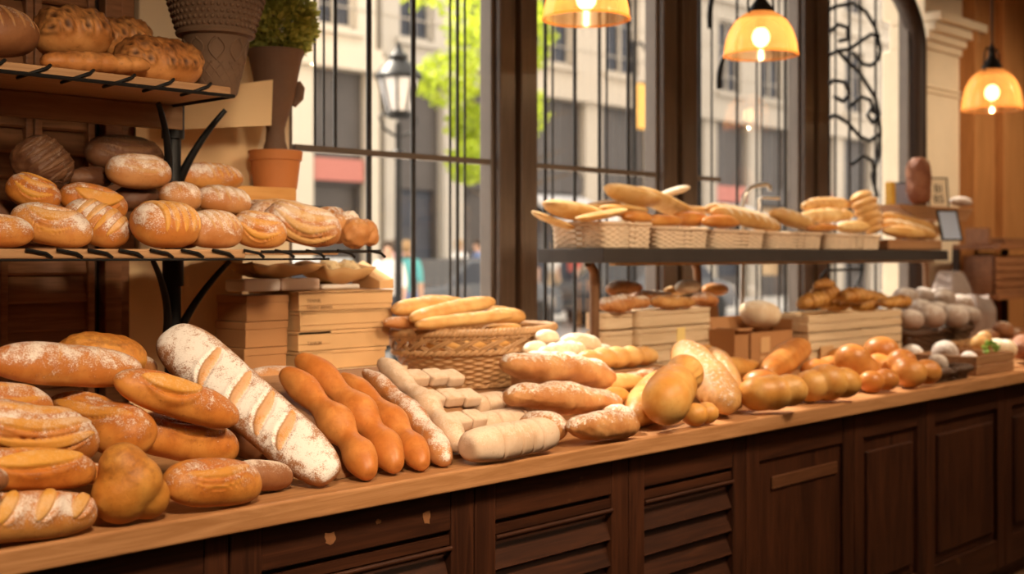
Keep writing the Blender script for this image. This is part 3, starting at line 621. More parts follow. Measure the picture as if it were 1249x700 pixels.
# ------------------------------------------------------------------ room shell
CEIL = 3.6; X0, X1, YB = -2.0, 10.2, -3.0
def struct(name, mb, mat, parent=None, bevel=0.0):
    o = mb.build(name, mat, parent, bevel)
    if parent is None: o['kind'] = 'structure'
    return o
struct('floor', MB().box(X0, YB, -.06, X1, WALL + .25, 0), M['floor'])
struct('ceiling', MB().box(X0 - .1, YB - .1, CEIL, X1 + .1, WALL + .25, CEIL + .15), M['ceilp'])
struct('wall_back', MB().box(X0, YB - .1, 0, X1, YB, CEIL), M['wallp'])
struct('wall_left', MB().box(X0 - .1, YB, 0, X0, WALL + .25, CEIL), M['wallp'])
struct('wall_right', MB().box(X1, YB, 0, X1 + .1, WALL + .25, CEIL), M['wallp'])

# window wall, divided at the posts
xp0 = XU(162, WALL); xp1 = XU(345, WALL)          # cream pier
xa, xb = XU(597, WALL), XU(640, WALL)             # first post
xc, xd = XU(797, WALL), XU(836, WALL)
xe, xf = XU(970, WALL), XU(996, WALL)
xg, xh = XU(1104, WALL), XU(1121, WALL)
xi = XU(1164, WALL); xj = XU(1243, WALL)
SILL, HEAD = .80, 3.25
w = MB(); w.box(X0, WALL, 0, xp0 - .12, WALL + .25, CEIL)      # shutter wall
w.box(xp0 - .12, WALL + .02, 0, xp0, WALL + .25, CEIL)
struct('wall_shutter_side', w, M['darkwood'])
struct('wall_pier', MB().box(xp0, WALL - .04, 0, xp1, WALL + .25, CEIL), M['plaster'], bevel=.006)
w = MB(); w.box(xp1, WALL, 0, xh, WALL + .25, SILL); w.box(xp1, WALL, HEAD, xh, WALL + .25, CEIL)
struct('wall_window', w, M['plaster'])
struct('wall_upper_storeys', MB().box(X0 - 6, WALL, CEIL + .15, X1 + 8, WALL + .25, 17), M['stone'])
# brown door-frame strip between shutters and pier
struct('trim_1', MB().box(xp0 - .11, WALL - .035, 0, xp0 - .055, WALL + .01, CEIL).box(xp0 - .05, WALL - .02, 0, xp0 - .004, WALL + .01, CEIL), M['shutter'], bevel=.004)

# louvred shutters on the dark wall
def louvre(mb, x0, x1, z0, z1, y, pitch, depth=.03, th=.010, tilt=.9):
    n = int((z1 - z0) / pitch); p = (z1 - z0) / n
    for i in range(n):
        zc = z0 + (i + .5) * p; h = p * .52
        mb.add([(x0, y - depth * .5, zc - h), (x1, y - depth * .5, zc - h), (x1, y + depth * .5, zc + h), (x0, y + depth * .5, zc + h),
                (x0, y - depth * .5 + th, zc - h - th * .6), (x1, y - depth * .5 + th, zc - h - th * .6), (x1, y + depth * .5 + th, zc + h - th * .6), (x0, y + depth * .5 + th, zc + h - th * .6)],
               [(0, 1, 2, 3), (7, 6, 5, 4), (0, 4, 5, 1), (3, 2, 6, 7), (0, 3, 7, 4), (1, 5, 6, 2)])
    return mb
def shutter(label, x0, x1, z0, z1, y):
    t = thing('louvred_shutter', label, 'shutter', ((x0 + x1) / 2, y, z0), 0, 'louvred shutters on the dark wall')
    cx = (x0 + x1) / 2; a, b = x0 - cx, x1 - cx; h = z1 - z0; s = .022
    fr = MB().box(a, -.02, 0, a + s, .02, h).box(b - s, -.02, 0, b, .02, h).box(a + s, -.02, 0, b - s, .02, .03).box(a + s, -.02, h - .03, b - s, .02, h)
    fr.build('frame', M['shutter'], t, .003)
    louvre(MB(), a + s, b - s, .03, h - .03, 0, .072).build('slat_panel', M['shutter'], t)
    return t
xs1 = XU(39, WALL - .03); xs2 = XU(112, WALL - .03)
shutter('brown louvred shutter behind the black ridged loaf, next to the dark strip', xs1, xs2, 1.52, 3.2, WALL - .03)
shutter('brown louvred shutter at the open end of the shelves, by the dark swirled loaves', xs1 - .45, xs1 - .004, 1.52, 3.2, WALL - .03)
shutter('lower brown louvred shutter in the shade behind the near loaf pile', xs1 - .1, xs2, .905, 1.46, WALL - .03)
shutter('lower brown louvred shutter in the shade, beside its twin', xs1 - .6, xs1 - .106, .905, 1.46, WALL - .03)

# cream column and timber pilaster on the far side of the arch
cz = ZV(1150, 66, WALL); cz2 = ZV(1150, 34, WALL)
w = MB(); w.box(xh, WALL - .02, 0, xi + .05, WALL + .25, cz)
for k, (dz, pr) in enumerate(((0, .02), (.05, .05), (.10, .09), (.16, .13))):
    w.box(xh - .0, WALL - .02 - pr, cz + dz, xi + .05 + pr, WALL + .2, cz + dz + .055)
w.box(xh, WALL - .04, cz + .2, xi + .12, WALL + .25, CEIL)
for zc in (ZV(1150, 118, WALL), ZV(1150, 112, WALL)):
    w.box(xh, WALL - .035, zc, xi + .05, WALL, zc + .018)
struct('trim_2', w, M['stone'], bevel=.008)
w = MB(); w.box(xi + .05, WALL - .10, 0, xi + .42, WALL + .2, CEIL).box(xi + .42, WALL - .16, 0, xj, WALL + .2, CEIL)
w.box(xi + .03, WALL - .13, 0, xi + .09, WALL, CEIL)
struct('trim_3', w, M['panelwood'], bevel=.01)
struct('wall_far', MB().box(xj, WALL, 0, X1, WALL + .25, CEIL), M['darkwood'])

# ------------------------------------------------------------------ windows
def window(n, x0, x1, bars, hbar, arched=False):
    t = bpy.data.objects.new('window_%d' % n, None); C.objects.link(t); t['kind'] = 'structure'
    t.location = ((x0 + x1) / 2, WALL, SILL); ox, oz = t.location.x, SILL
    a, b = x0 - ox, x1 - ox; h = HEAD - oz
    fr = MB().box(a, -.03, 0, a + .02, .035, h).box(b - .02, -.03, 0, b, .035, h).box(a + .02, -.03, 0, b - .02, .035, .05).box(a + .02, -.03, h - .05, b - .02, .035, h)
    fr.build('window_frame', M['framegrey'], t, .004)
    MB().box(a + .02, .020, .05, b - .02, .026, h - .05).build('glass_pane', M['glass'], t)
    for (u, r, half) in bars:
        x = XU(u, WALL - .02) - ox
        if not (a + .02 < x < b - .02): continue
        z0 = .05 if half < 2 else 1.768 - oz; z1 = h - .05
        MB().tube([(x, -.02, z0), (x, -.02, z1)], r * .72, 8).build('upright_bar', M['bar'], t)
    if hbar:
        MB().box(a + .03, -.034, 1.768 - oz - .011, a + (b - a) * hbar - .03, -.006, 1.768 - oz + .011).build('cross_bar', M['framegrey'], t)
    return t
B1 = [(384, .007, 2), (395, .006, 2), (409, .010, 2), (450, .015, 0), (504, .014, 0), (549, .007, 0), (558, .010, 0), (567, .007, 0)]
B2 = [(665, .011, 0), (674, .007, 0), (701, .012, 0), (731, .011, 0), (740, .007, 0), (766, .012, 0), (775, .007, 0)]
B3 = [(853, .014, 0), (841, .006, 0), (868, .008, 0), (899, .010, 0), (923, .008, 0), (929, .006, 0), (950, .008, 0), (958, .014, 0)]
B4 = [(1003, .011, 0), (1011, .012, 0), (1019, .009, 0), (1036, .013, 0), (1049, .009, 0), (1068, .012, 0)]
window(1, xp1, xa, B1, 1.0); window(2, xb, xc, B2, 1.0); window(3, xd, xe, B3, .28)
t4 = window(4, xf, xg, B4, 0)
# wrought-iron scrollwork in the arched bay
def scroll(pts, r=.012):
    return MB().tube(pts, r, 7)
ox = t4.location.x
def P4(u, v): p = PY(u, v, WALL - .035); return (p.x - ox, -.035, p.z - SILL)
for path in ([(1006, 70), (1022, 62), (1036, 60), (1050, 50), (1062, 42), (1072, 44)],
             [(1022, 62), (1034, 76), (1048, 88), (1058, 104), (1068, 120), (1072, 140), (1064, 150), (1058, 140), (1064, 130)],
             [(1040, 64), (1052, 78), (1062, 80), (1072, 72), (1074, 60)],
             [(1068, 120), (1074, 160), (1072, 190), (1064, 214), (1070, 240)],
             [(1000, 20), (1018, 8), (1040, 4), (1056, 14), (1068, 34), (1074, 60)],
             [(1004, 110), (1016, 98), (1030, 100), (1036, 114), (1028, 124), (1018, 118)], [(1036, 130), (1050, 118), (1062, 122), (1066, 138)], [(1002, 150), (1018, 140), (1034, 150), (1048, 166), (1060, 172), (1072, 164)],
             [(1010, 40), (1022, 30), (1034, 34), (1034, 48), (1024, 50)], [(1040, 200), (1052, 190), (1064, 196), (1068, 214)], [(1004, 70), (1002, 100), (1006, 130), (1002, 160)]):
    pp = [P4(*q) for q in path]; sm = []
    for i in range(len(pp) - 1):
        for s in (0, .5): sm.append(tuple(Vector(pp[i]).lerp(Vector(pp[i + 1]), s)))
    sm.append(pp[-1]); scroll(sm).build('iron_scroll', M['iron'], t4)
ox3 = bpy.data.objects['window_3'].location.x
def arcp(cx, cz, r, a0, a1, n=14, ox=0):
    return [(cx - ox + r * math.cos(a0 + (a1 - a0) * i / n), -.035, cz - SILL + r * math.sin(a0 + (a1 - a0) * i / n)) for i in range(n + 1)]
p = PY(900, 90, WALL)
for rr, zz in ((.30, 2.55), (.22, 2.25)):
    scroll(arcp(p.x, zz, rr, math.pi * .5, math.pi * 1.05, ox=ox3), .014).build('iron_scroll', M['iron'], bpy.data.objects['window_3'])
# posts between the bays
def post(n, x0, x1, mat='postwood'):
    m = MB(); wv = x1 - x0
    m.box(x0, WALL - .06, SILL - .02, x0 + wv * .44, WALL + .045, HEAD + .05); m.box(x0 + wv * .52, WALL - .075, SILL - .02, x1, WALL + .045, HEAD + .05)
    m.box(x0 + wv * .40, WALL - .03, SILL - .02, x0 + wv * .56, WALL + .1, HEAD + .05)
    struct('trim_%d' % n, m, M[mat], bevel=.006)
post(4, xa, xb); post(5, xc, xd, 'darkpost' if 'darkpost' in M else 'postwood'); post(6, xe, xf)
# arched black frame: upright with a curved head
m = MB(); zs = ZV(1112, 62, WALL); rad = (xg - xf) / 2 + .35
path = [(xg + .07, WALL - .04, SILL), (xg + .07, WALL - .04, zs)]
for i in range(1, 15):
    a = i / 14 * math.pi * .5
    path.append((xg + .07 - rad * (1 - math.cos(a)) , WALL - .04, zs + rad * .55 * math.sin(a)))
m.tube(path, .062, 10)
struct('trim_7', m, M['darkwood'])
struct('trim_8', MB().box(xp1, WALL - .03, SILL - .06, xh, WALL + .02, SILL), M['darkwood'])

# ------------------------------------------------------------------ worktop and base cabinets
t = MB(); XL, XR = -.4, 8.9
t.box(XL, EDGE, TOP - .048, XR, WALL - .03, TOP)
o = t.build('worktop', M['counter'], None, .006, 3)
tag(o, 'long worn wooden worktop carrying all the breads', 'worktop')
m = MB()
FY = EDGE + .045
def XF(u): return XU(u, FY)
units = [('louvre', -300, 0), ('plain', 0, 280), ('louvre', 280, 579), ('louvre', 579, 767), ('louvre', 767, 910), ('flatp', 910, 1042), ('raised', 1042, 1130), ('raised', 1130, 1226), ('raised', 1226, 1300)]
names = ['dark base cabinet with louvred front, mostly out of view under the near loaves', 'dark plain base cabinet deep in shade under the near loaf pile',
         'dark louvred base cabinet with pale chips under the peanut-shaped breads', 'dark louvred base cabinet under the pale dough bars',
         'dark louvred base cabinet under the smooth golden breads', 'dark base cabinet with a scratched flat panel and a worn rail',
         'narrow dark base cabinet with a raised panel under the shiny buns', 'dark base cabinet with a wide plain raised panel under the wicker trays', 'last dark base cabinet where the worktop leaves the picture']
ZT = TOP - .048
for (kind, ua, ub), lab in zip(units, names):
    x0, x1 = XF(ua) + .002, XF(ub) - .002
    if ua < 0: x0 = XL + .05
    if ub > 1250: x1 = XR - .05
    cx = (x0 + x1) / 2; a, b = x0 - cx, x1 - cx
    t = thing('base_cabinet', lab, 'cabinet', (cx, FY, 0), 0, 'dark base cabinets under the worktop')
    st = min(.075, (b - a) * .12)
    MB().box(a, .03, .08, b, .9, ZT - .001).box(a, .06, 0, b, .85, .08).build('body', M['cab'], t)
    MB().box(a, 0, .08, a + st, .03, ZT - .001).build('stile', M['cabz'], t, .003); MB().box(b - st, 0, .08, b, .03, ZT - .001).build('stile', M['cabz'], t, .003)
    MB().box(a + st, .002, ZT - .10, b - st, .03, ZT - .001).build('rail', M['cab'], t, .003); MB().box(a + st, .002, .08, b - st, .03, .20).build('rail', M['cab'], t, .003)
    if kind == 'louvre':
        d = MB(); d.box(a + st, .006, ZT - .135, b - st, .03, ZT - .112)
        louvre(d, a + st, b - st, .21, ZT - .15, .018, .064, .028, .012)
        if ua == 280:
            for uu, vv, rr in ((404, 656, .022), (521, 632, .018), (462, 636, .008)):
                q_ = PY(uu, vv, FY + .001) - Vector((cx, FY, 0)); r_ = random.Random(uu)
                MB().prism([(q_.x + rr * r_.uniform(.5, 1.2) * math.cos(k * .57), q_.z + rr * r_.uniform(.4, 1.0) * math.sin(k * .57)) for k in range(11)], .0010, .0035).build('worn_patch', M['chip'], t)
        d.build('louvre_panel', M['cab'], t)
        MB().tube([(a + st, .0, ZT - .142), (b - st, .0, ZT - .142)], .006, 8).build('bead', M['cab'], t)
    elif kind == 'flatp':
        MB().box(a + st, .012, .20, b - st, .03, ZT - .10).build('door_panel', M['cabz'], t, .003)
        MB().box(a + st + .08, .004, ZT - .20, b - st - .03, .013, ZT - .158).build('worn_rail', M['worn'], t, .006)
    elif kind == 'raised':
        d = MB(); d.box(a + st, .016, .20, b - st, .03, ZT - .10); d.box(a + st + .035, .002, .24, b - st - .035, .02, ZT - .15)
        d.build('door_panel', M['cabz'], t, .010, 3)
    else:
        MB().box(a + st, .014, .20, b - st, .03, ZT - .10).build('door_panel', M['cabz'], t, .003)

# ------------------------------------------------------------------ hidden supports that carry the leaning breads
sx0, sx1 = XU(352, 2.3), XU(584, 2.3)
t = thing('sloped_display_board', 'sloping wooden board under the leaning peanut-shaped breads', 'display board', (0, 0, TOP))
slope = MB().add([(x, y, z) for x in (sx0, sx1) for y, z in ((2.17, .001), (2.17, .012), (2.62, .190), (2.62, .176))], [(0, 1, 2, 3), (7, 6, 5, 4), (0, 4, 5, 1), (1, 5, 6, 2), (2, 6, 7, 3), (3, 7, 4, 0)])
slope.build('board', M['crateb'], t)
for x in (sx0 + .05, sx1 - .05): MB().box(x - .015, 2.59, 0, x + .015, 2.61, .170).build('leg', M['crateb'], t)

# ------------------------------------------------------------------ shelf rack with iron brackets
ZM = 1.412; ZTS = 1.828
mx1 = XU(470, 2.62); tx1 = XU(282, 2.70); px = XU(211, 3.02); py = 3.02
t = thing('shelf_rack', 'two-tier shelf rack with tan boards on black iron brackets', 'shelf', (px, py, TOP))
def L_(x, y, z): return (x - px, y - py, z - TOP)
def lbox(x0, y0, z0, x1, y1, z1): return MB().box(*L_(x0, y0, z0), *L_(x1, y1, z1))
XS0 = .35
lbox(XS0, 2.62, ZM - .022, XU(300, 2.62), 3.22, ZM).build('shelf_board', M['shelfwood'], t, .004)
lbox(XU(300, 2.62) + .002, 2.70, ZM - .014, mx1 - .10, 3.16, ZM - .003).build('shelf_board', M['shelfwood'], t, .004)
lbox(XS0, 2.70, ZTS - .022, tx1, 3.06, ZTS).build('shelf_board', M['shelfwood'], t, .004)
lbox(XS0, 2.985, ZTS - .088, px + .01, 3.01, ZTS - .023).build('apron_board', M['shelfwood'], t, .003)
# wires laid over and under the boards
for k in range(9):
    x = tx1 - .06 - k * .105
    MB().tube([L_(x, 2.70, ZTS + .003), L_(x - .012, 2.694, ZTS - .006), L_(x - .05, 2.694, ZTS - .022), L_(x - .055, 2.75, ZTS - .027)], .0042, 6).build('wire', M['iron'], t)
MB().tube([L_(XS0, 2.694, ZTS - .024), L_(tx1 + .004, 2.694, ZTS - .024), L_(tx1 + .004, 3.06, ZTS - .024)], .005, 6).build('edge_wire', M['iron'], t)
MB().tube([L_(XS0, 3.0, ZTS - .028), L_(tx1, 3.0, ZTS - .028)], .006, 6).build('edge_wire', M['iron'], t)
for k in range(13):
    x = XU(30 + k * 38, 2.62)
    if x > mx1: break
    MB().tube([L_(x, 2.614, ZM - .002), L_(x + .045, 2.614, ZM - .010), L_(x + .06, 2.616, ZM - .020)], .0042, 6).build('wire', M['iron'], t)
MB().tube([L_(XS0, 2.614, ZM - .025), L_(mx1 - .2, 2.614, ZM - .025)], .003, 6).build('edge_wire', M['iron'], t)
MB().tube([L_(XU(330, 2.62), 2.66, ZM - .006), L_(mx1, 2.66, ZM - .004), L_(mx1 + .03, 2.68, ZM - .003)], .005, 6).build('edge_wire', M['iron'], t)
MB().tube([L_(XU(330, 2.62), 3.1, ZM - .01), L_(mx1, 3.1, ZM - .01)], .005, 6).build('edge_wire', M['iron'], t)
for xx in (px, .55):
    m = MB().tube([L_(xx, py, TOP + .001), L_(xx, py, ZTS - .02)], .022, 14)
    m.tube([L_(xx, py, ZTS - .11), L_(xx, py, ZTS - .02)], .031, 14); m.tube([L_(xx, py, ZM - .10), L_(xx, py, ZM - .022)], .029, 14)
    m.lathe([(.05, 0), (.05, .012), (.025, .02)], L_(xx, py, TOP + .001), 20)
    m.build('pole', M['iron'], t)
    for zz, rch, dn in ((ZTS - .03, .085, .20), (ZM - .03, .10, .20)):
        for sgn in (-1, 1):
            pp = []
            for i in range(13):
                s = i / 12
                pp.append(L_(xx + sgn * (.018 + rch * (.35 * s + .65 * s * s)), py - .10 * s, zz - dn * (1 - s)))
            MB().tube(pp, [.013 - .006 * i / 12 for i in range(13)], 8).build('curved_bracket', M['iron'], t)

# ------------------------------------------------------------------ kraft sheets on the pier
def sheet(name, label, pts, mat, group=None, th=.004, cat='sheet'):
    """thin board given by its corner points in the room"""
    pts = [Vector(p) for p in pts]; n = (pts[1] - pts[0]).cross(pts[2] - pts[0]).normalized()
    k = len(pts); vs = pts + [p + n * th for p in pts]
    m = MB().add(vs, [tuple(range(k))[::-1], tuple(range(k, 2 * k))] + [(i, (i + 1) % k, k + (i + 1) % k, k + i) for i in range(k)])
    o = m.build(name, M[mat]); return tag(o, label, cat, group)
def PZ_at(u, Y): p = PY(u, HV, Y); return Vector((p.x, p.y, TOP + .002))
g = 'kraft sheets behind the shelf rack'
sheet('kraft_sheet', 'large kraft sheet with an overhanging corner behind the top of the pole', [PY(214, 112, 3.30), PY(333, 97, 3.24), PY(331, 153, 3.24), PY(214, 158, 3.30)], 'kraft', g)
sheet('kraft_sheet', 'tall kraft sheet hanging behind the golden scored loaf', [PY(166, 150, 3.44), PY(323, 146, 3.438), PY(300, 240, 3.438), PY(166, 250, 3.44)], 'kraft', g)
sheet('kraft_sheet', 'kraft sheet standing under the middle shelf beside the pole', [PY(221, 314, 3.26), PY(296, 314, 3.20), PY(295, 371, 3.20), PY(283, 372, 3.22), PZ_at(284, 3.22), PZ_at(221, 3.27)], 'kraft', g)
sheet('kraft_sheet', 'narrow kraft sheet under the middle shelf, between the pole and the shutters', [PY(158, 316, 3.34), PY(199, 316, 3.32), PZ_at(199, 3.32), PZ_at(158, 3.34)], 'kraft', g)

# ------------------------------------------------------------------ ledge with pots
ly0, ly1 = 3.16, 3.47; lx1 = XU(362, ly0); lz = ZV(330, 228, ly0)
t = thing('wall_ledge', 'orange wooden ledge carrying the terracotta pot', 'ledge', (lx1, ly1, lz))
MB().box(-.34, ly0 - ly1, -.048, 0, 0, 0).build('board', M['ledge'], t, .004)
MB().box(-.30, -.10, -.20, -.27, .0, -.048).build('bracket', M['ledge'], t, .003)
MB().box(-.14, ly0 - ly1 + .05, -.062, .15, -.02, -.050).build('dark_plate', M['black'], t, .003)
def potc(u, v, Y): p = PY(u, v, Y); return p
sc = lambda p: dep(p) / F
# terracotta pot
p = PY(336, 228, 3.31); s = sc(p)
t = thing('terracotta_pot', 'orange terracotta pot with a thick rim on the wooden ledge', 'pot', (p.x, p.y, lz))
R0, R1, Hh = 26 * s, 32 * s, 48 * s
MB().lathe([(R0 * .9, 0), (R0, .004), (R1 * .94, Hh * .74), (R1 * .90, Hh * .745), ], n=48, cap1=False).build('body', M['terra'], t)
MB().lathe([(R1 * .93, Hh * .74), (R1 * 1.0, Hh * .75), (R1 * 1.03, Hh * .98), (R1 * .98, Hh), (R1 * .90, Hh), (R1 * .88, Hh * .8), (.001, Hh * .8)], n=48, cap0=False, cap1=False).build('rim', M['terra'], t)
# urn standing in it, with its plant
zb = lz + Hh * .8 + .0015
p2 = PY(336, 180, 3.31)
t = thing('urn_planter', 'tall brown goblet urn with bushy green plant, standing in the terracotta pot', 'planter', (p2.x, p2.y, zb))
hv = lambda v: (p2.z - zb) + (180 - v) * s
MB().lathe([(14 * s, 0), (14.5 * s, hv(180)), (12 * s, hv(172)), (11 * s, hv(158)), (13 * s, hv(150)), (19 * s, hv(132)), (23 * s, hv(118)), (27 * s, hv(96)), (32 * s, hv(72)), (35 * s, hv(66)), (35 * s, hv(62)), (31 * s, hv(62)), (28 * s, hv(74)), (.001, hv(76))], n=44, cap1=False).build('urn', M['urn2'], t)
MB().tube([(19 * s, -10 * s, hv(128)), (25 * s, -12 * s, hv(118)), (27 * s, -12 * s, hv(106)), (25 * s, -12 * s, hv(98))], [.01, .018, .018, .008], 10).build('relief_ornament', M['urn2'], t)
def leaf_cloud(name, mat, parent, c, rx, ry, rz, n, ls, seed, stem=True):
    r = random.Random(seed); vs = []; fs = []
    for i in range(n):
        d = Vector((r.gauss(0, 1), r.gauss(0, 1), r.gauss(0, 1))).normalized(); k = r.uniform(.35, 1.0) ** .5
        q = Vector((c[0] + d.x * rx * k, c[1] + d.y * ry * k, c[2] + d.z * rz * k))
        a = (d + Vector((r.uniform(-.7, .7), r.uniform(-.7, .7), r.uniform(-.2, .9)))).normalized(); b = a.cross(Vector((r.uniform(-1, 1), r.uniform(-1, 1), r.uniform(-1, 1)))).normalized()
        l = ls * r.uniform(.6, 1.3); wd = l * .36; nn = a.cross(b) * l * .12; k0 = len(vs)
        vs += [q, q + a * l * .5 + b * wd + nn, q + a * l, q + a * l * .5 - b * wd + nn]; fs.append((k0, k0 + 1, k0 + 2, k0 + 3))
    return MB().add(vs, fs).build(name, mat, parent)
def leaf_mat(name, c1, c2, tr, tw=.45):
    m, nt, _, _ = newmat(name); v = coords(nt); n = tex(nt, v, 9, 3); n2 = tex(nt, v, 90, 2)
    c = mixc(nt, c1, c2, sstep(nt, math_(nt, 'ADD', math_(nt, 'MULTIPLY', n, .5), math_(nt, 'MULTIPLY', n2, .5)), .35, .65))
    a = N(nt, 'ShaderNodeBsdfPrincipled'); nt.links.new(c, a.inputs['Base Color']); a.inputs['Roughness'].default_value = .45
    b = N(nt, 'ShaderNodeBsdfTranslucent'); b.inputs[0].default_value = (*tr, 1)
    mx = nt.nodes.new('ShaderNodeMixShader'); mx.inputs[0].default_value = tw
    nt.links.new(a.outputs[0], mx.inputs[1]); nt.links.new(b.outputs[0], mx.inputs[2])
    out = nt.nodes.new('ShaderNodeOutputMaterial'); nt.links.new(mx.outputs[0], out.inputs[0]); return m
M['herb'] = leaf_mat('herb leaves', (.12, .15, .025), (.55, .55, .15), (.6, .6, .15), .5)
leaf_cloud('foliage', M['herb'], t, (.012, 0, hv(28)), 44 * s, 44 * s, 42 * s, 2600, .027, 5)
sm = MB(); r = random.Random(4)
for i in range(26):
    a = r.uniform(0, 6.28); sm.tube([(0, 0, hv(74)), (math.cos(a) * 12 * s, math.sin(a) * 12 * s, hv(50)), (math.cos(a) * 34 * s, math.sin(a) * 34 * s, hv(r.uniform(0, 40)))], .0018, 5)
sm.build('stem', M['leafd'], t)
# dark grey pot on the plate
p = PY(374, 245, 3.36); s = sc(p)
o = MB().lathe([(11 * s, 0), (14 * s, 20 * s), (14.5 * s, 23 * s), (12 * s, 23 * s), (10 * s, 6 * s), (.001, 5 * s)], n=32, cap1=False).build('small_pot', M['greypot'])
o.location = (lx1 + .07, p.y, lz - .050); tag(o, 'small dark grey pot beside the terracotta pot', 'pot')
# big clay pot on the top shelf
pc = PY(263, 104, 2.90); s = sc(pc); zb = ZTS + .002
t = thing('clay_pot', 'large weathered clay pot with woven relief bands on the top shelf end', 'pot', (pc.x, pc.y, zb))
hz = lambda v: (104 - v) * s + (pc.z - zb)
prof = [(24 * s, 0), (26 * s, .006), (33 * s, hv(0) * 0 + (104 - 70) * s), (38 * s, (104 - 40) * s), (40 * s, (104 - 34) * s)]
MB().lathe(prof, n=56, cap1=False).build('body', M['urn'], t)
MB().lathe([(40 * s, 70 * s), (47 * s, 72 * s), (48 * s, 75 * s), (46 * s, 78 * s)], n=56, cap0=False, cap1=False).build('ridge', M['urn'], t)
MB().lathe([(46 * s, 78 * s), (52 * s, 96 * s), (56 * s, 112 * s), (60 * s, 124 * s), (56 * s, 126 * s), (52 * s, 116 * s), (.001, 114 * s)], n=56, cap0=False, cap1=False).build('collar', M['urn'], t)
m = MB()
for k in range(16):
    for sg in (-1, 1):
        pp = []
        for i in range(9):
            q = i / 8; a = 2 * math.pi * (k + sg * q * 2.2) / 16; z = (4 + 34 * q) * s; rr = (24.5 + 8.8 * q) * s + .001
            pp.append((rr * math.cos(a), rr * math.sin(a), z))
        m.tube(pp, .0028, 5)
m.build('lattice_relief', M['urn'], t)
m = MB()
for j in range(6):
    zz = (82 + j * 7) * s; rr = (47 + j * 2.1) * s
    for k in range(44):
        a = 2 * math.pi * (k + .5 * (j % 2)) / 44; m.ball((rr * math.cos(a), rr * math.sin(a), zz), 2.9 * s, 4)
m.build('bead_relief', M['urn'], t)
m = MB()
for k in range(9):
    a0 = 2 * math.pi * k / 9
    for sg in (-1, 1):
        m.tube([((34 + 5 * i / 8) * s * math.cos(a0 + sg * .26 * math.sin(i / 8 * 3)), (34 + 5 * i / 8) * s * math.sin(a0 + sg * .26 * math.sin(i / 8 * 3)), (40 + 26 * i / 8) * s) for i in range(9)], .0035, 5)
m.build('leaf_relief', M['urn'], t)

# ------------------------------------------------------------------ cardboard boxes under the shelf
bx0, bx1 = XU(365, 2.98), XU(478, 2.98); byf, byb = 2.98, 3.24
zcr = .99
def open_crate(name, label, x0, y0, z0, x1, y1, z1, mat, cat='crate', slats=3, group=None):
    t = thing(name, label, cat, ((x0 + x1) / 2, (y0 + y1) / 2, z0), 0, group); a, b, d = (x1 - x0) / 2, (y1 - y0) / 2, z1 - z0; th = .010
    h = d / slats
    for i in range(slats):
        for (q0, q1, q2, q3) in ((-a, -b, a, -b + th), (-a, b - th, a, b), (-a, -b + th, -a + th, b - th), (a - th, -b + th, a, b - th)):
            MB().box(q0, q1, i * h + .002, q2, q3, (i + 1) * h - .002).build('slat', M[mat], t, .002)
    MB().box(-a + th, -b + th, 0.001, a - th, b - th, .010).build('bottom', M[mat], t)
    return t
t = thing('wooden_riser', 'low wooden riser with a projecting plank under the cardboard boxes', 'riser', ((bx0 + bx1) / 2, 3.08, TOP))
zr = ZV(420, 452, 2.93) - TOP
MB().box(-.30, -.10, .001, .19, .09, zr - .016).build('body', M['crateb'], t, .004)
MB().box(-.30, -.16, zr - .015, .195, .10, zr).build('plank', M['crate'], t, .003)
zr += TOP + .001
zt = ZV(420, 354, 2.98); hb = (zt - zr) / 4
marks = [('TENNIL', 'TANINT BRNAN'), None, ('TENNIL',), None]
def lettering(name, cu, mat, parent, loc, rotz=0.0):
    """turn a text into one mesh"""
    tmp = bpy.data.objects.new(name, cu); C.objects.link(tmp); bpy.context.view_layer.update()
    me = bpy.data.meshes.new_from_object(tmp.evaluated_get(bpy.context.evaluated_depsgraph_get())); bpy.data.objects.remove(tmp); bpy.data.curves.remove(cu)
    me.materials.clear(); o = link(name, me, mat, parent); o.location = loc; o.rotation_euler = (math.pi / 2, 0, rotz); return o
def printed(parent, body, size, loc, rotz=0.0, mat='ink', name='printed_mark'):
    cu = bpy.data.curves.new(name, 'FONT'); cu.body = body; cu.size = size; cu.extrude = .0003
    return lettering(name, cu, M[mat], parent, loc, rotz)
labs = ['topmost printed cardboard box of the stack beside the basket', 'second cardboard box from the top of the stack', 'third cardboard box from the top, with a dark gap above it', 'bottom cardboard box of the stack, on the plank']
for i in range(4):
    k = 3 - i; z0 = zr + k * hb; dx = (.0, .004, -.002, -.006)[i]; cut = (0, 0, .006, .026)[i]
    t = thing('cardboard_box', labs[i], 'box', ((bx0 + bx1) / 2 + dx, (byf + byb) / 2 + i * .003, z0), (-.005, .006, 0, .01)[i], 'cardboard boxes stacked beside the basket')
    a = (bx1 - bx0) / 2 - cut * .5; b = (byb - byf) / 2
    MB().box(-a, -b, .0005, a, b, hb * .80).build('tray', M['card'], t, .002)
    MB().box(-a - .003, -b - .003, hb * (.28 if i < 2 else .34), -a + (.12 if i > 1 else 2 * a), -b - .0005, hb - .002).build('lid_flap', M['card'], t, .001)
    MB().box(-a - .003, -b - .003, hb * .80, a + .003, b + .003, hb - .001).build('lid', M['card'], t, .002)
    if i == 0: printed(t, 'TENNIL', .016, (-a + .025, -b - .004, hb * .42)); printed(t, 'TANINT BRNAN', .013, (-a + .025, -b - .004, hb * .10))
    if i == 2: printed(t, 'TANIUM', .014, (-a + .03, -b - .004, hb * .30))
    if i == 1: printed(t, '- -', .012, (a - .05, -b - .004, hb * .62)); printed(t, 'ANTI', .011, (a - .05, -b - .004, hb * .18))
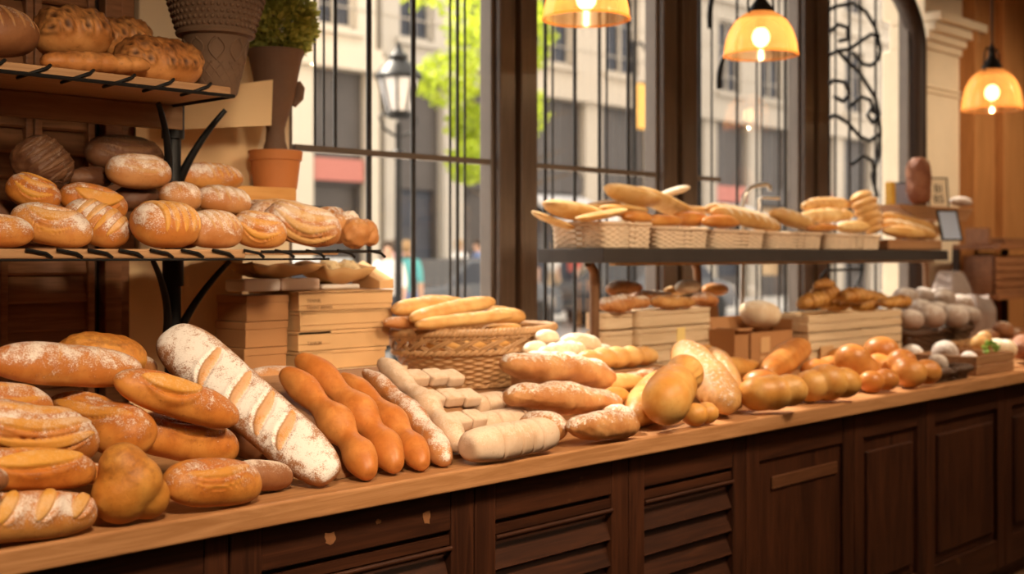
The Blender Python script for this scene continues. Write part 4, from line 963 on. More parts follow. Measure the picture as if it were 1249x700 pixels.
# second, darker column of boxes on the shaded side
x1_ = bx0 - .008; x0_ = x1_ - .15
for i in range(3):
    h3 = (zt - zr) * .96 / 3
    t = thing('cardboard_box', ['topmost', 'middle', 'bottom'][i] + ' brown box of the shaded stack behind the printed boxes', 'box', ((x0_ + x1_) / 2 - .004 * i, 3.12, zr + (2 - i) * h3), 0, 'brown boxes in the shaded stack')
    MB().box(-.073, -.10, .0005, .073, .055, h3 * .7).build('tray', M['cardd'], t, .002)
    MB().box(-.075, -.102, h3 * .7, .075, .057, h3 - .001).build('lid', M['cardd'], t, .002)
# paper tray, packets and crumpled paper on top of the boxes
def dish(name, label, p0, L, Wd, Hh, mat, cat, rz=0.0):
    nx, ny = 30, 14; vs = []; fs = []
    for i in range(nx + 1):
        for j in range(ny + 1):
            x = -1 + 2 * i / nx; y = -1 + 2 * j / ny
            z = Hh * (max(abs(x) ** 3.2, .85 * abs(y) ** 4)) + .004 * math.sin(7 * x + 3 * y)
            vs.append((x * L / 2, y * Wd / 2, z))
    for i in range(nx):
        for j in range(ny):
            k = i * (ny + 1) + j; fs.append((k, k + ny + 1, k + ny + 2, k + 1))
    me_o = MB().add(vs, fs, True).build(name, M[mat]); md = me_o.modifiers.new('thick', 'SOLIDIFY'); md.thickness = .004
    me_o.location = p0; me_o.rotation_euler = (0, 0, rz); return tag(me_o, label, cat)
ztop = zt + .001
def packet(label, u0, u1, Y, mat, h):
    x0, x1 = XU(u0, Y), XU(u1, Y); z = MB().box(-(x1 - x0) / 2, -.05, 0, (x1 - x0) / 2, .05, h)
    o = z.build('wrapped_packet', M[mat], None, .008, 3); o.location = ((x0 + x1) / 2, Y + .05, ztop); return tag(o, label, 'packet', 'wrapped packets on the cardboard boxes')
hpk = ZV(380, 340, 3.0) - zt
packet('white wrapped packet on the shaded brown boxes', 297, 343, 3.02, 'whitep', hpk)
packet('pinkish wrapped packet beside the white packet', 344, 391, 3.02, 'pinkp', hpk)
packet('pale packet low under the tipped paper tray', 393, 440, 3.06, 'whitep', hpk * .42)
zd = ztop + hpk + .002
pa = PY(345, 338, 3.06)
dish('paper_tray', 'brown paper tray resting on the wrapped packets', (pa.x - .0, 3.10, zd), .27, .15, .045, 'paper', 'paper tray')
pb = PY(420, 340, 3.06)
dish('paper_tray', 'wide brown paper tray with crumpled cream paper below the shelf end', (pb.x, 3.10, ztop + hpk * .46), .205, .15, .055, 'paper', 'paper tray')
def crumple(label, c, r, mat, seed, name='crumpled_paper', sz=.7, cat='paper'):
    bm = bmesh.new(); bmesh.ops.create_icosphere(bm, subdivisions=3, radius=r)
    for v in bm.verts:
        k = mnoise.noise(v.co * (2.2 / r) + Vector((seed, 0, 0))); v.co *= 1 + .35 * k; v.co.z *= sz
    lo = min(v.co.z for v in bm.verts)
    for v in bm.verts: v.co.z -= lo
    me = bpy.data.meshes.new(name); bm.to_mesh(me); bm.free(); o = link(name, me, M[mat]); o.location = c; return tag(o, label, cat, 'crumpled paper in the paper tray')
zc_ = ztop + hpk * .46 + .008
crumple('crumpled cream paper in the middle of the paper tray', (pb.x - .040, 3.09, zc_ + .008), .038, 'cream', 2)
crumple('crumpled cream paper at the shelf end of the paper tray', (pb.x + .036, 3.09, zc_ + .008), .038, 'cream', 9)
x0, x1 = XU(463, 3.0), XU(480, 3.0)
o = MB().add([(x0, 3.0, ztop), (x1, 3.0, ztop), (x1, 3.14, ztop), (x0, 3.14, ztop), (x0, 3.0, ztop + .025), (x1, 3.0, ztop + .03), (x1 - .01, 3.14, ztop + .09), (x0, 3.14, ztop + .07)],
             [(0, 3, 2, 1), (4, 5, 6, 7), (0, 1, 5, 4), (1, 2, 6, 5), (2, 3, 7, 6), (3, 0, 4, 7)]).build('wedge_carton', M['card'], None, .002)
tag(o, 'cream wedge-shaped carton at the end of the cardboard stack', 'carton')
# ------------------------------------------------------------------ woven work
def loop_pts(kind, a, b, n, rad=.03):
    """closed outline as n points with outward normals; ellipse or rounded rectangle (half sizes a, b)"""
    out = []
    if kind == 'oval':
        for i in range(n):
            g = 2 * math.pi * i / n; out.append((a * math.cos(g), b * math.sin(g), math.cos(g) / a, math.sin(g) / b))
    else:
        e = .22
        per = []
        for i in range(4000):
            g = 2 * math.pi * i / 4000; c, s = math.cos(g), math.sin(g)
            per.append((a * math.copysign(abs(c) ** e, c), b * math.copysign(abs(s) ** e, s)))
        acc = [0]
        for i in range(1, 4000): acc.append(acc[-1] + math.dist(per[i], per[i - 1]))
        tot = acc[-1]; j = 0
        for i in range(n):
            while acc[j] < tot * i / n: j += 1
            x, y = per[j]; out.append((x, y, math.copysign(abs(x / a) ** 8, x), math.copysign(abs(y / b) ** 8, y)))
    r = []
    for x, y, nx, ny in out:
        l = math.hypot(nx, ny) or 1; r.append((x, y, nx / l, ny / l))
    return r

def woven_wall(name, mat, parent, kind, a, b, z0, z1, flare, rows, stakes, amp=.004, inner=True, sub=4, vsub=4):
    """wall of a basket: strands pass in and out of the stakes, alternate rows in opposite phase"""
    n = stakes * sub; L = loop_pts(kind, a, b, n); nz = rows * vsub; vs = []; fs = []
    for j in range(nz + 1):
        q = j / nz; z = z0 + (z1 - z0) * q; row = min(rows - 1, j // vsub); loc = (j / vsub) % 1.0 if j < nz else 1.0
        bulge = math.sin(math.pi * loc); s = 1 + flare * q
        for i, (x, y, nx, ny) in enumerate(L):
            w = math.cos(math.pi * (i / sub) + math.pi * row)
            d = amp * (.55 * bulge + w * bulge)
            vs.append((x * s + nx * d, y * s + ny * d, z))
    for j in range(nz):
        for i in range(n):
            fs.append((j * n + i, j * n + (i + 1) % n, (j + 1) * n + (i + 1) % n, (j + 1) * n + i))
    if inner:
        b0 = len(vs)
        for q in (0, 1):
            for x, y, nx, ny in L:
                s = 1 + flare * q; vs.append((x * s - nx * .008, y * s - ny * .008, z0 + (z1 - z0) * q + (.003 if q == 0 else 0)))
        for i in range(n):
            i2 = (i + 1) % n; fs.append((b0 + i, b0 + n + i, b0 + n + i2, b0 + i2)); fs.append((nz * n + i, nz * n + i2, b0 + n + i2, b0 + n + i))
        fs.append(tuple(b0 + i for i in range(n))); fs.append(tuple(range(n))[::-1])
    me = bpy.data.meshes.new(name); me.from_pydata(vs, [], fs); me.update()
    return link(name, me, mat, parent, True)

def rope_rim(name, mat, parent, kind, a, b, z, r, turns, strands=2, n=260):
    m = MB(); L = loop_pts(kind, a, b, n)
    for k in range(strands):
        pp = []
        for i, (x, y, nx, ny) in enumerate(L):
            g = turns * 2 * math.pi * i / n + 2 * math.pi * k / strands
            pp.append((x + nx * r * .7 * math.cos(g), y + ny * r * .7 * math.cos(g), z + r * .7 * math.sin(g)))
        m.tube(pp, r * .8, 7, True)
    return m.build(name, mat, parent)

# ------------------------------------------------------------------ wicker basket in the middle
pb_ = PY(561, 474, 2.96); a_top = (XU(652, 2.98) - XU(479, 2.98)) / 2
bzr = .962
o = MB().box(-.24, -.21, .001, .24, .21, bzr - TOP - .001).build('low_platform', M['crateb'], None, .004)
bcx = (XU(652, 2.98) + XU(479, 2.98)) / 2; bcy = 2.95
o.location = (bcx, bcy, TOP); tag(o, 'low wooden platform under the brown wicker basket', 'platform')
t = thing('wicker_basket', 'brown oval wicker basket with an openwork band, full of pale breads', 'basket', (bcx, bcy, bzr))
zrim = ZV(561, 407, 2.80) - bzr; zband = ZV(561, 433, 2.82) - bzr
ab, bb = a_top * .66, .135
woven_wall('woven_bowl', M['wicker'], t, 'oval', ab, bb, 0.001, zband, (a_top * .93) / ab - 1, 13, 46, .0045)
rope_rim('band_rope', M['wicker'], t, 'oval', a_top * .94, bb * a_top * .94 / ab, zband + .006, .008, 34)
rope_rim('base_rope', M['wicker'], t, 'oval', ab, bb, .0125, .007, 30)
rope_rim('rim', M['wicker'], t, 'oval', a_top * 1.0, bb * a_top / ab, zrim, .010, 40, 3)
rope_rim('rim', M['wicker'], t, 'oval', a_top * .985, bb * a_top / ab * .985, zrim - .014, .007, 40, 2)
m = MB(); nX = 20
for k in range(nX):
    for sg in (-1, 1):
        for dd in (-.10, .10):
            pp = []
            for i in range(9):
                q = i / 8; g = 2 * math.pi * (k + dd + sg * (q - .5) * 1.1) / nX; s = .94 + .055 * q; pr = 1 + (.02 if sg > 0 else -.012) * math.sin(math.pi * q)
                pp.append((a_top * s * pr * math.cos(g), bb * a_top / ab * s * pr * math.sin(g), zband + .01 + (zrim - zband - .025) * q))
            m.tube(pp, .0042, 6)
m.build('openwork_band', M['wicker'], t)
o = sheet('paper_liner', 'white paper liner showing through the openwork of the wicker basket', [(bcx - .10, bcy - .145, bzr + zband - .03), (bcx + .02, bcy - .155, bzr + zband - .03), (bcx + .03, bcy - .152, bzr + zband + .02), (bcx - .09, bcy - .145, bzr + zband + .014)], 'whitep', th=.002)
g = 'pale breads heaped in the brown wicker basket'
bk = dict(mat='palegold', p=2.8, lump=.02)
B('bread_stick', 'pale bread bathed in light at the back of the basket heap', g, 510, 369, 568, 372, 19, 3.06, 3.06, **bk)
B('bread_stick', 'pale rounded bread at the cardboard-box side of the basket heap', g, 477, 381, 544, 374, 22, 2.95, 2.98, **bk)
B('bread_stick', 'longest pale bread lying across the basket heap', g, 498, 394, 600, 372, 21, 2.88, 2.92, **bk)
B('bread_stick', 'pale bread low at the front of the basket heap', g, 505, 404, 622, 391, 17, 2.84, 2.88, **bk)
B('bread_stick', 'knobbly pale bread end at the window-post side of the basket', g, 590, 386, 637, 387, 22, 2.97, 2.97, mat='palegold', p=2.6, lump=.05)
B('bread_stick', 'small pale bread behind the knobbly end in the basket', g, 596, 378, 624, 381, 12, 3.06, 3.06, **bk)
B('bread_stick', 'brownish bread under the rounded pale bread in the basket', g, 474, 397, 520, 397, 16, 2.93, 2.93, mat='tanfl', p=2.8, lump=.02)
B('bread_stick', 'thin pale bread along the window-post side of the basket rim', g, 590, 402, 634, 399, 11, 2.90, 2.92, **bk)
B('bread_stick', 'pale bread at the bottom of the basket heap, seen through the openwork', g, 520, 420, 620, 418, 22, 2.95, 2.95, **bk)

hx0, hx1 = XU(652, 2.62), XU(800, 2.60)
o = MB().box(hx0, 2.545, TOP + .001, hx1, 2.725, TOP + .118).build('low_crate', M['crateb'], None, .004); tag(o, 'low brown wooden block under the white rolls and the braided loaf', 'block')
# ------------------------------------------------------------------ display shelf with wicker trays
YF = 2.76; dx0 = XU(737, YF); dx1 = XU(1157, YF); YBk = 3.08
zs1 = ZV(737, 303, YF); zs0 = ZV(737, 321, YF)
t = thing('display_shelf', 'long charcoal display shelf on brown posts carrying the wicker trays', 'shelf', (dx0, YF, TOP))
MB().box(0, 0, zs0 - TOP, dx1 - dx0, YBk - YF, zs1 - TOP).build('slab', M['slab'], t, .004)
MB().box(.10, .03, zs0 - TOP - .010, dx1 - dx0 - .1, .06, zs0 - TOP - .0005).build('wooden_batten', M['crate'], t)
for u, yy in ((725, 2.90), (851, YBk - .02), (1130, YBk - .03)):
    x = XU(u, yy) - dx0; y = yy - YF
    MB().tube([(x, y, .001), (x, y, zs0 - TOP - .08), (x - .004, y, zs0 - TOP - .03), (x - .03, y - .0, zs0 - TOP - .001)], .018, 12).lathe([(.028, .001), (.028, .012), (.018, .018)], (x, y, 0), 20).build('post', M['bronze'], t)
zT = zs1 + .001; th_ = ZV(737, 272, YF + .02) - zT
ed = [737, 803, 872, 940, 1010, 1082]; g = 'pale wicker trays along the display shelf'
tl = ['pale wicker tray at the window-post end of the display shelf, under the flat golden breads', 'second pale wicker tray from the window-post end of the display shelf', 'pale wicker tray in the middle of the display shelf, under the scored loaves',
      'fourth pale wicker tray, under the bread with a bright braid', 'last pale wicker tray, under the fat braided loaf']
for i in range(5):
    a0, a1 = XU(ed[i], YF + .02), XU(ed[i + 1], YF + .02) - .006
    t = thing('wicker_tray', tl[i], 'tray', ((a0 + a1) / 2, (YF + .02 + YBk - .02) / 2, zT), 0, g)
    A, Bh = (a1 - a0) / 2 / 1.06 - .006, (YBk - YF - .04) / 2 / 1.06 - .006; hh = th_ * (1, .86, .80, .76, .74)[i]
    woven_wall('woven_side', M['wickerl'], t, 'rect', A, Bh, .001, hh, .04, 9, 44 if i < 2 else 44, .0035, sub=4, vsub=3)
    rope_rim('rim', M['wickerl'], t, 'rect', A * 1.04, Bh * 1.04, hh, .006, 40)
a0 = XU(1084, YF + .02)
o = MB().box(a0, YF + .02, zT, dx1 - .03, YBk - .02, zT + .05).build('tray_board', M['crateb'], None, .006); tag(o, 'low brown wooden tray at the far end of the display shelf', 'tray')
g = 'flat golden breads heaped in the first wicker trays'
fl = dict(mat='flat', lump=.010, p=2.3, flat=2.0, sq=1.55)
B('flat_bread', 'white-lit flat bread slipping over the end of the first wicker tray', g, 650, 257, 702, 277, 10, 3.02, 2.92, ratio=3, **fl)
B('flat_bread', 'large tilted oval flat bread at the open end of the first tray', g, 667, 249, 733, 262, 24, 2.94, 2.90, ratio=2.0, **fl)
B('flat_bread', 'small flat bread behind the two big ovals of the first tray', g, 718, 250, 756, 246, 13, 3.0, 3.0, ratio=2.4, **fl)
B('flat_bread', 'wavy flat bread low along the front of the first tray', g, 706, 271, 764, 260, 11, 2.82, 2.84, ratio=2.6, **fl)
B('flat_bread', 'topmost rimmed oval flat bread of the heap', g, 740, 231, 801, 247, 25, 2.93, 2.88, ratio=2.0, **fl)
B('flat_bread', 'rimmed flat bread directly beneath the topmost oval', g, 736, 254, 788, 258, 16, 2.86, 2.86, ratio=2.4, **fl)
B('flat_bread', 'long flat golden bread sloping down from the top of the heap', g, 779, 231, 846, 262, 22, 2.96, 2.94, ratio=2.0, **fl)
B('flat_bread', 'dark golden bread standing under the rimmed flat bread', g, 758, 270, 794, 272, 15, 2.83, 2.83, mat='bun', lump=.01)
B('flat_bread', 'dark golden bread under the long sloping flat bread', g, 789, 273, 831, 273, 17, 2.84, 2.84, mat='bun', lump=.01)
B('flat_bread', 'round-ended golden bread in the second tray', g, 825, 271, 866, 272, 20, 2.84, 2.84, mat='bun', lump=.01)
B('bread_slice', 'bright pale bread slice with a green edge leaning out behind the heap', g, 806, 239, 840, 228, 9, 3.03, 3.03, ratio=2.2, mat='white', lump=.005)
B('flat_bread', 'pale flat bread linking the heap and the scored loaves', g, 818, 253, 876, 257, 13, 2.97, 2.96, ratio=2.0, **fl)
g = 'scored and braided loaves in the wicker trays'
B('scored_loaf', 'long sunlit loaf with bright scores behind the shorter scored loaf', g, 856, 252, 946, 275, 22, 2.95, 2.90, mat='palegold', roll=30, p=2.6, cuts=diag(7, -.75, .75, -.06, .65, .085, 1.0, .95))
B('scored_loaf', 'shorter scored loaf at the front of the middle tray', g, 868, 265, 944, 282, 20, 2.84, 2.82, mat='palegold', roll=30, p=2.4, cuts=diag(6, -.65, .7, -.08, .65, .09, 1.0, .95))
B('scored_loaf', 'round brown bread end under the shorter scored loaf', g, 848, 274, 890, 276, 17, 2.82, 2.82, mat='bun')
B('scored_loaf', 'golden loaf between the scored loaves and the braided loaf', g, 938, 262, 990, 279, 20, 2.90, 2.86, mat='palegold', roll=15, p=2.3, cuts=diag(4, -.5, .6, -.1, .55, .09, 1.0, .9))
B('braided_loaf', 'fan-ribbed pale loaf at the back of the fourth tray', g, 980, 252, 1036, 250, 20, 2.99, 2.99, mat='palegold', p=2.4, crease=[(x, .10, .05) for x in (-.7, -.45, -.2, .05, .3, .55, .8)])
B('braided_loaf', 'bright golden braid in front of the fan-ribbed loaf', g, 974, 268, 1038, 265, 19, 2.88, 2.88, mat='flat', p=2.4, crease=[(x, .10, .06) for x in (-.65, -.35, -.05, .25, .55)])
B('bread_roll', 'small golden roll at the rim of the fourth tray', g, 982, 284, 1020, 282, 10, 2.82, 2.82, mat='bun')
B('braided_loaf', 'fat braided loaf standing up at the end of the wicker trays', g, 1046, 240, 1066, 290, 34, 2.92, 2.84, mat='palegold', p=3, ratio=1.0, crease=[(x, .11, .07) for x in (-.6, -.25, .1, .45, .8)])
B('bread_roll', 'pointed golden roll in front of the fat braided loaf', g, 1022, 278, 1058, 277, 16, 2.82, 2.81, mat='flat')
g = 'long golden loaves at the far end of the display shelf'
B('scored_loaf', 'long golden loaf lying on top of its neighbours below the small stand', g, 1076, 262, 1151, 284, 16, 2.95, 2.92, mat='palegold', p=2.5)
B('scored_loaf', 'long scored loaf in front of the topmost long loaf', g, 1074, 273, 1142, 288, 17, 2.87, 2.85, mat='palegold', roll=20, p=2.5, cuts=diag(6, -.65, .7, -.08, .6, .085, 1.0, .9))
B('scored_loaf', 'short golden loaf at the shelf edge below the long scored loaf', g, 1076, 287, 1126, 292, 16, 2.81, 2.80, mat='palegold', p=2.3)
# curved steel handles behind the trays
def handle(label, pts, r):
    o = MB().tube(pts, r, 10).build('curved_rail', M['steel']); return tag(o, label, 'rail', 'curved steel rails behind the wicker trays')
yh = YBk + .04
def hp(u, v): return tuple(PY(u, v, yh))
o = thing('curved_rail', 'pale curved steel rail rising behind the scored loaves', 'rail', hp(905, 300), 0)
q0 = Vector(hp(905, 300))
def rel(*uv): return [tuple(Vector(hp(*q)) - q0) for q in uv]
MB().tube([(0, 0, TOP - q0.z + .001)] + rel((905, 300), (905, 250), (908, 238), (914, 229), (922, 226), (934, 225), (939, 228), (939, 233)), .011, 10).build('rail', M['steel'], o)
MB().tube(rel((925, 300), (925, 243), (930, 241), (950, 242)), .008, 8).build('short_rail', M['steel'], o)
# small stand with frames
yst = 3.02; sxa, sxb = XU(1078, yst), XU(1168, yst); zst = ZV(1120, 252, yst); zsb = ZV(1120, 268, yst)
t = thing('display_stand', 'small brown wooden stand holding the rye loaf and the frames', 'stand', ((sxa + sxb) / 2, yst, zsb - .0))
hw = (sxb - sxa) / 2
MB().prism([(-hw * .55, 0), (hw * .8, 0), (hw, zst - zsb - .012), (hw, zst - zsb), (-hw, zst - zsb), (-hw, zst - zsb - .012)], -.09, .11).build('top', M['crateb'], t, .003)
for sx in (-.3, .6): MB().box(hw * sx - .012, .06, zT + .051 - zsb, hw * sx + .012, .085, -.0005).build('leg', M['crateb'], t)
def leaning(name, label, u0, u1, v0, v1, Y, mat, lean, rz, fmat='black', cat='frame', zb=None, txt=None, fw=.006):
    p = PY((u0 + u1) / 2, v1, Y); s = dep(p) / F; wd = (u1 - u0) * s * 1.1; hh = (v1 - v0) * s
    t = thing(name, label, cat, (p.x, p.y, zb if zb else p.z)); t.rotation_euler = (lean, 0, rz)
    MB().box(-wd / 2, 0, 0, wd / 2, .012, fw).box(-wd / 2, 0, hh - fw, wd / 2, .012, hh).box(-wd / 2, 0, fw, -wd / 2 + fw, .012, hh - fw).box(wd / 2 - fw, 0, fw, wd / 2, .012, hh - fw).build('frame', M[fmat], t, .001)
    MB().box(-wd / 2 + fw, .004, fw, wd / 2 - fw, .008, hh - fw).build('panel', M[mat], t)
    if txt:
        for k, (ch, zz) in enumerate(txt):
            cu = bpy.data.curves.new('printed_mark', 'FONT'); cu.body = ch; cu.size = hh * .36; cu.extrude = .0003; cu.align_x = 'CENTER'
            lettering('printed_mark', cu, M['black'], t, (0, .003, hh * zz))
    return t
zt2 = zst + .001
leaning('picture_frame', 'dark frame with a pale blue panel beside the upright rye loaf', 1092, 1115, 222, 252, 3.06, 'bluescr', -.18, -.95, zb=zt2)
o = MB().box(-.022, -.02, 0, .022, .02, ZV(1088, 222, 3.06) - zst).build('amber_block', M['amber'], None, .005); pq = PY(1086, 252, 3.07); o.location = (pq.x, pq.y, zt2); tag(o, 'amber coloured block behind the pale blue frame', 'block')
leaning('price_card', 'cream price card with dark lettering in a black frame, beside the rye loaf', 1134, 1158, 214, 252, 3.05, 'cardw', -.12, -.62, zb=zt2, txt=(('BI', .52), ('BS', .18)))
B('rye_loaf', 'reddish rye loaf standing upright on the small wooden stand', None, 1119, 193, 1120, 251, 30, 2.99, 2.99, mat='rye', p=3.2, ratio=1.0, lump=.02, fine=.02)
pr = PY(1172, 254, 3.02)
o = MB().box(-.055, -.05, 0, .055, .05, .025).build('small_shelf', M['crateb'], None, .003); o.location = (pr.x, 3.03, zst - .026); tag(o, 'small brown bracket shelf at the end of the wooden stand', 'shelf')
B('bread_roll', 'small pale roll on the bracket shelf beyond the price card', None, 1160, 246, 1184, 247, 12, 3.02, 3.02, mat='grey')
leaning('tablet_screen', 'tilted black-framed pale screen below the small stand at the shelf end', 1149, 1176, 262, 301, 2.80, 'bluescr', -.30, -.5, zb=zT + .052, cat='screen', fw=.008)

# ------------------------------------------------------------------ under the display shelf: round boxes, cartons, crates
def rbox(label, u0, u1, v0, v1, Yf, dpt, mat='crate', group=None, z0=None, rad=.028):
    x0, x1 = XU(u0, Yf), XU(u1, Yf); h = (v1 - v0) * dep(PY((u0 + u1) / 2, 400, Yf)) / F
    t = thing('wooden_box', label, 'box', ((x0 + x1) / 2, Yf + dpt / 2, z0), 0, group)
    a, b = (x1 - x0) / 2, dpt / 2
    poly = []
    for cx, cy, s0 in ((a - rad, b - rad, 0), (-a + rad, b - rad, 1), (-a + rad, -b + rad, 2), (a - rad, -b + rad, 3)):
        for i in range(7):
            g_ = (s0 + i / 6) * math.pi / 2; poly.append((cx + rad * math.cos(g_), cy + rad * math.sin(g_)))
    def ins(k): return [(x * (1 - k / a), y * (1 - k / b)) for x, y in poly]
    MB().prism(ins(.012), .0008, .008, 'z').prism(poly, .007, h * .70, 'z').build('body', M[mat], t, .002)
    MB().prism(ins(-.002) if False else poly, h * .735, h - .0008, 'z').prism(ins(.004), h * .69, h * .74, 'z').build('lid', M[mat], t, .003)
    return t, h
g = 'pale round-cornered boxes stacked under the display shelf'
Yk = 2.93; zz = TOP + .001; v_t, n_ = 379, 4
htot = ZV(790, v_t, Yk) - zz; lh = htot / n_; pxh = lh * F / dep(PY(790, 400, Yk))
nm = ['bottom', 'third', 'second', 'top']
for i in range(n_):
    rbox('pale round-cornered box in the basket-side column, ' + nm[i] + (' of four' if i in (0, 3) else ' from the top'), 736, 775, 0, pxh, Yk + .010, .10, group=g, z0=zz + i * lh)
    t_, h_ = rbox('wide pale round-cornered box beside the brown cartons, ' + nm[i] + (' of four' if i in (0, 3) else ' from the top'), 778.5, 869 - (i == 0) * 8, 0, pxh, Yk - .01 + .003 * i, .11, group=g, z0=zz + i * lh)
    if i == 2:
        MB().box(.0, -.057, h_ * .12, .055, -.0555, h_ * .92).build('yellow_label', M['label'], t_, .0005)
zk = zz + htot
g = 'rough breads heaped on the pale round-cornered boxes'
for k, (u1, v1, u2, v2, w_, Y_, mt, lb) in enumerate([
    (734, 372, 790, 368, 22, 2.96, 'rough', 'rough bread at the post end of the heap on the pale boxes'),
    (742, 357, 782, 353, 17, 2.98, 'tanfl', 'tan bread on top of the heap nearest the brown post'),
    (775, 366, 822, 364, 20, 2.99, 'rough', 'rough bread behind the middle of the heap on the pale boxes'),
    (790, 372, 842, 373, 16, 2.95, 'rustic', 'brown rough bread along the front of the heap on the pale boxes'),
    (838, 371, 872, 372, 16, 2.96, 'tanfl', 'brown rough bread at the carton end of the heap'),
    (812, 356, 840, 356, 11, 3.0, 'palegold', 'thin pale bread tucked behind the heap')]):
    B('rough_bread', lb, g, u1, v1, u2, v2, w_, Y_, Y_, mat=mt, lump=.06, fine=.04, lf=40)
B('bread_roll', 'pale pointed roll crowning the heap on the pale boxes', None, 825, 352, 851, 350, 17, 2.96, 2.96, mat='white')
# brown cartons
def carton(label, u0, u1, vt, Y, dpt, flaps, mat='cardd', zb=TOP + .001, rz=0.0):
    x0, x1 = XU(u0, Y), XU(u1, Y); z1 = ZV((u0 + u1) / 2, vt, Y); a, b, h = (x1 - x0) / 2, dpt / 2, z1 - zb; th = .005
    t = thing('carton', label, 'box', ((x0 + x1) / 2, Y + b, zb), rz, 'brown cartons under the display shelf')
    MB().box(-a, -b, 0, a, -b + th, h).box(-a, b - th, 0, a, b, h).box(-a, -b + th, 0, -a + th, b - th, h).box(a - th, -b + th, 0, a, b - th, h).box(-a + th, -b + th, 0, a - th, b - th, th).build('body', M[mat], t)
    for kind, ln, ang in flaps:
        c_, s_ = math.cos(ang), math.sin(ang)
        if kind == 'back': q = [(-a, b, h), (a, b, h), (a, b + ln * c_, h + ln * s_), (-a, b + ln * c_, h + ln * s_)]; nn = (0, -th, 0)
        elif kind == 'front': q = [(-a, -b, h), (a, -b, h), (a, -b - ln * c_, h + ln * s_), (-a, -b - ln * c_, h + ln * s_)]; nn = (0, .001, th)
        elif kind == 'end': q = [(a, -b, h), (a, b, h), (a + ln * c_, b, h + ln * s_), (a + ln * c_, -b, h + ln * s_)]; nn = (-.001, 0, th)
        vs = q + [tuple(np.array(p) + np.array(nn)) for p in q]
        MB().add(vs, [(0, 1, 2, 3), (7, 6, 5, 4), (0, 4, 5, 1), (1, 5, 6, 2), (2, 6, 7, 3), (3, 7, 4, 0)]).build('flap', M[mat], t)
    return t, h
tb, hb1 = carton('tall brown carton with its flap raised behind the stacked pale boxes', 872, 906, 394, 3.06, .13, [('back', .09, 1.45)])
tc2, hc = carton('short brown carton with pale packets inside, next to the pale boxes', 896, 913, 402, 2.80, .16, [('front', .02, -.2)])
tc3, hc3 = carton('wide brown carton holding a pale round bread, beside the crates', 916, 966, 404, 2.80, .19, [('end', .04, 1.45), ('back', .06, 1.2)])
[MB().box(-.09, -.0985, q0_, -.02, -.0955, q1_).build('pale_panel', M['card'], tc3) for q0_, q1_ in ((.02, hc3 * .42), (hc3 * .5, hc3 * .88))]
LB('round_bread', 'pale round bread sitting in the wide brown carton', None, 2.92, [(934, 386, 15), (924, 384, 16), (916, 380, 9)], mat='white')
B('bread_slice', 'dark golden bread end behind the raised flap of the tall carton', None, 858, 355, 886, 353, 17, 3.16, 3.16, mat='bun')
pf = PY(967, 392, 2.9)
MB().tube([tuple(PY(952, 394, 2.93)), tuple(PY(966, 393, 2.93)), tuple(PY(980, 389, 2.93))], .012, 8).build('paper_roll', M['whitep'])
tag(bpy.data.objects['paper_roll'], 'thin white paper roll lying in the wide brown carton', 'paper roll')
# crates with golden twists
g = 'pale slatted crates stacked beside the dark wicker basket'
Yc = 2.74; cxa, cxb = XU(986, Yc), XU(1100, Yc); zc1 = ZV(1040, 380, Yc); hcr = (zc1 - TOP - .004) / 3
for i in range(3):
    open_crate('wooden_crate', ('bottom', 'middle', 'top')[i] + ' pale slatted crate of the stack under the golden twists', cxa + .004 * (2 - i), Yc, TOP + .001 + i * (hcr + .001), cxb, Yc + .22, TOP + .001 + (i + 1) * hcr, 'crate', slats=2, group=g)
o = MB().box(-.055, 0, 0, .055, .008, .10).build('wooden_tag', M['card'], None, .004); pq = PY(1010, 424, Yc - .02); o.location = (pq.x, Yc - .018, TOP + .001); o['label'] = 'tan wooden tag board leaning on the front of the crates'; o['category'] = 'board'
o.scale = (1, 1, 1.0)
g = 'golden twisted breads heaped on the crates'
tw = [(976, 372, 1008, 364, 20), (1000, 360, 1026, 356, 22), (1008, 374, 1040, 371, 20), (1022, 362, 1054, 360, 20), (1040, 374, 1068, 370, 18), (1050, 362, 1080, 366, 17), (1068, 372, 1102, 370, 17), (994, 352, 1016, 349, 13)]
tn = ['golden twist drooping over the carton end of the crates', 'golden twist high in the heap near the carton end', 'golden twist hanging over the crate front', 'golden twist in the middle of the heap', 'golden twist low at the centre of the crate front',
      'golden twist on top toward the dark basket', 'golden twist at the dark-basket end of the crates', 'small pale-tipped golden twist behind the heap']
for k, ((u1, v1, u2, v2, w_), lb) in enumerate(zip(tw, tn)):
    B('twisted_bread', lb, g, u1, v1, u2, v2, w_, 2.86 + .05 * (k % 3 - 1), None, mat='twist', crease=[(x, .13, .08) for x in (-.55, -.15, .25, .65)], lump=.04, p=2.8)
# bent dark wire handle under the shelf
q0 = PY(1002, 345, 3.10)
o = thing('wire_stand', 'bent dark wire stand behind the golden twists', 'stand', tuple(q0)); r_ = lambda *uv: [tuple(PY(*q, 3.10) - q0) for q in uv]
MB().tube([(0, 0, TOP - q0.z + .001)] + r_((1002, 350), (1002, 336), (1008, 330), (1030, 329), (1052, 328)) , .007, 8).build('wire', M['iron'], o)
MB().tube(r_((1052, 322), (1049, 338), (1043, 350)), .007, 8).build('wire_hook', M['iron'], o)

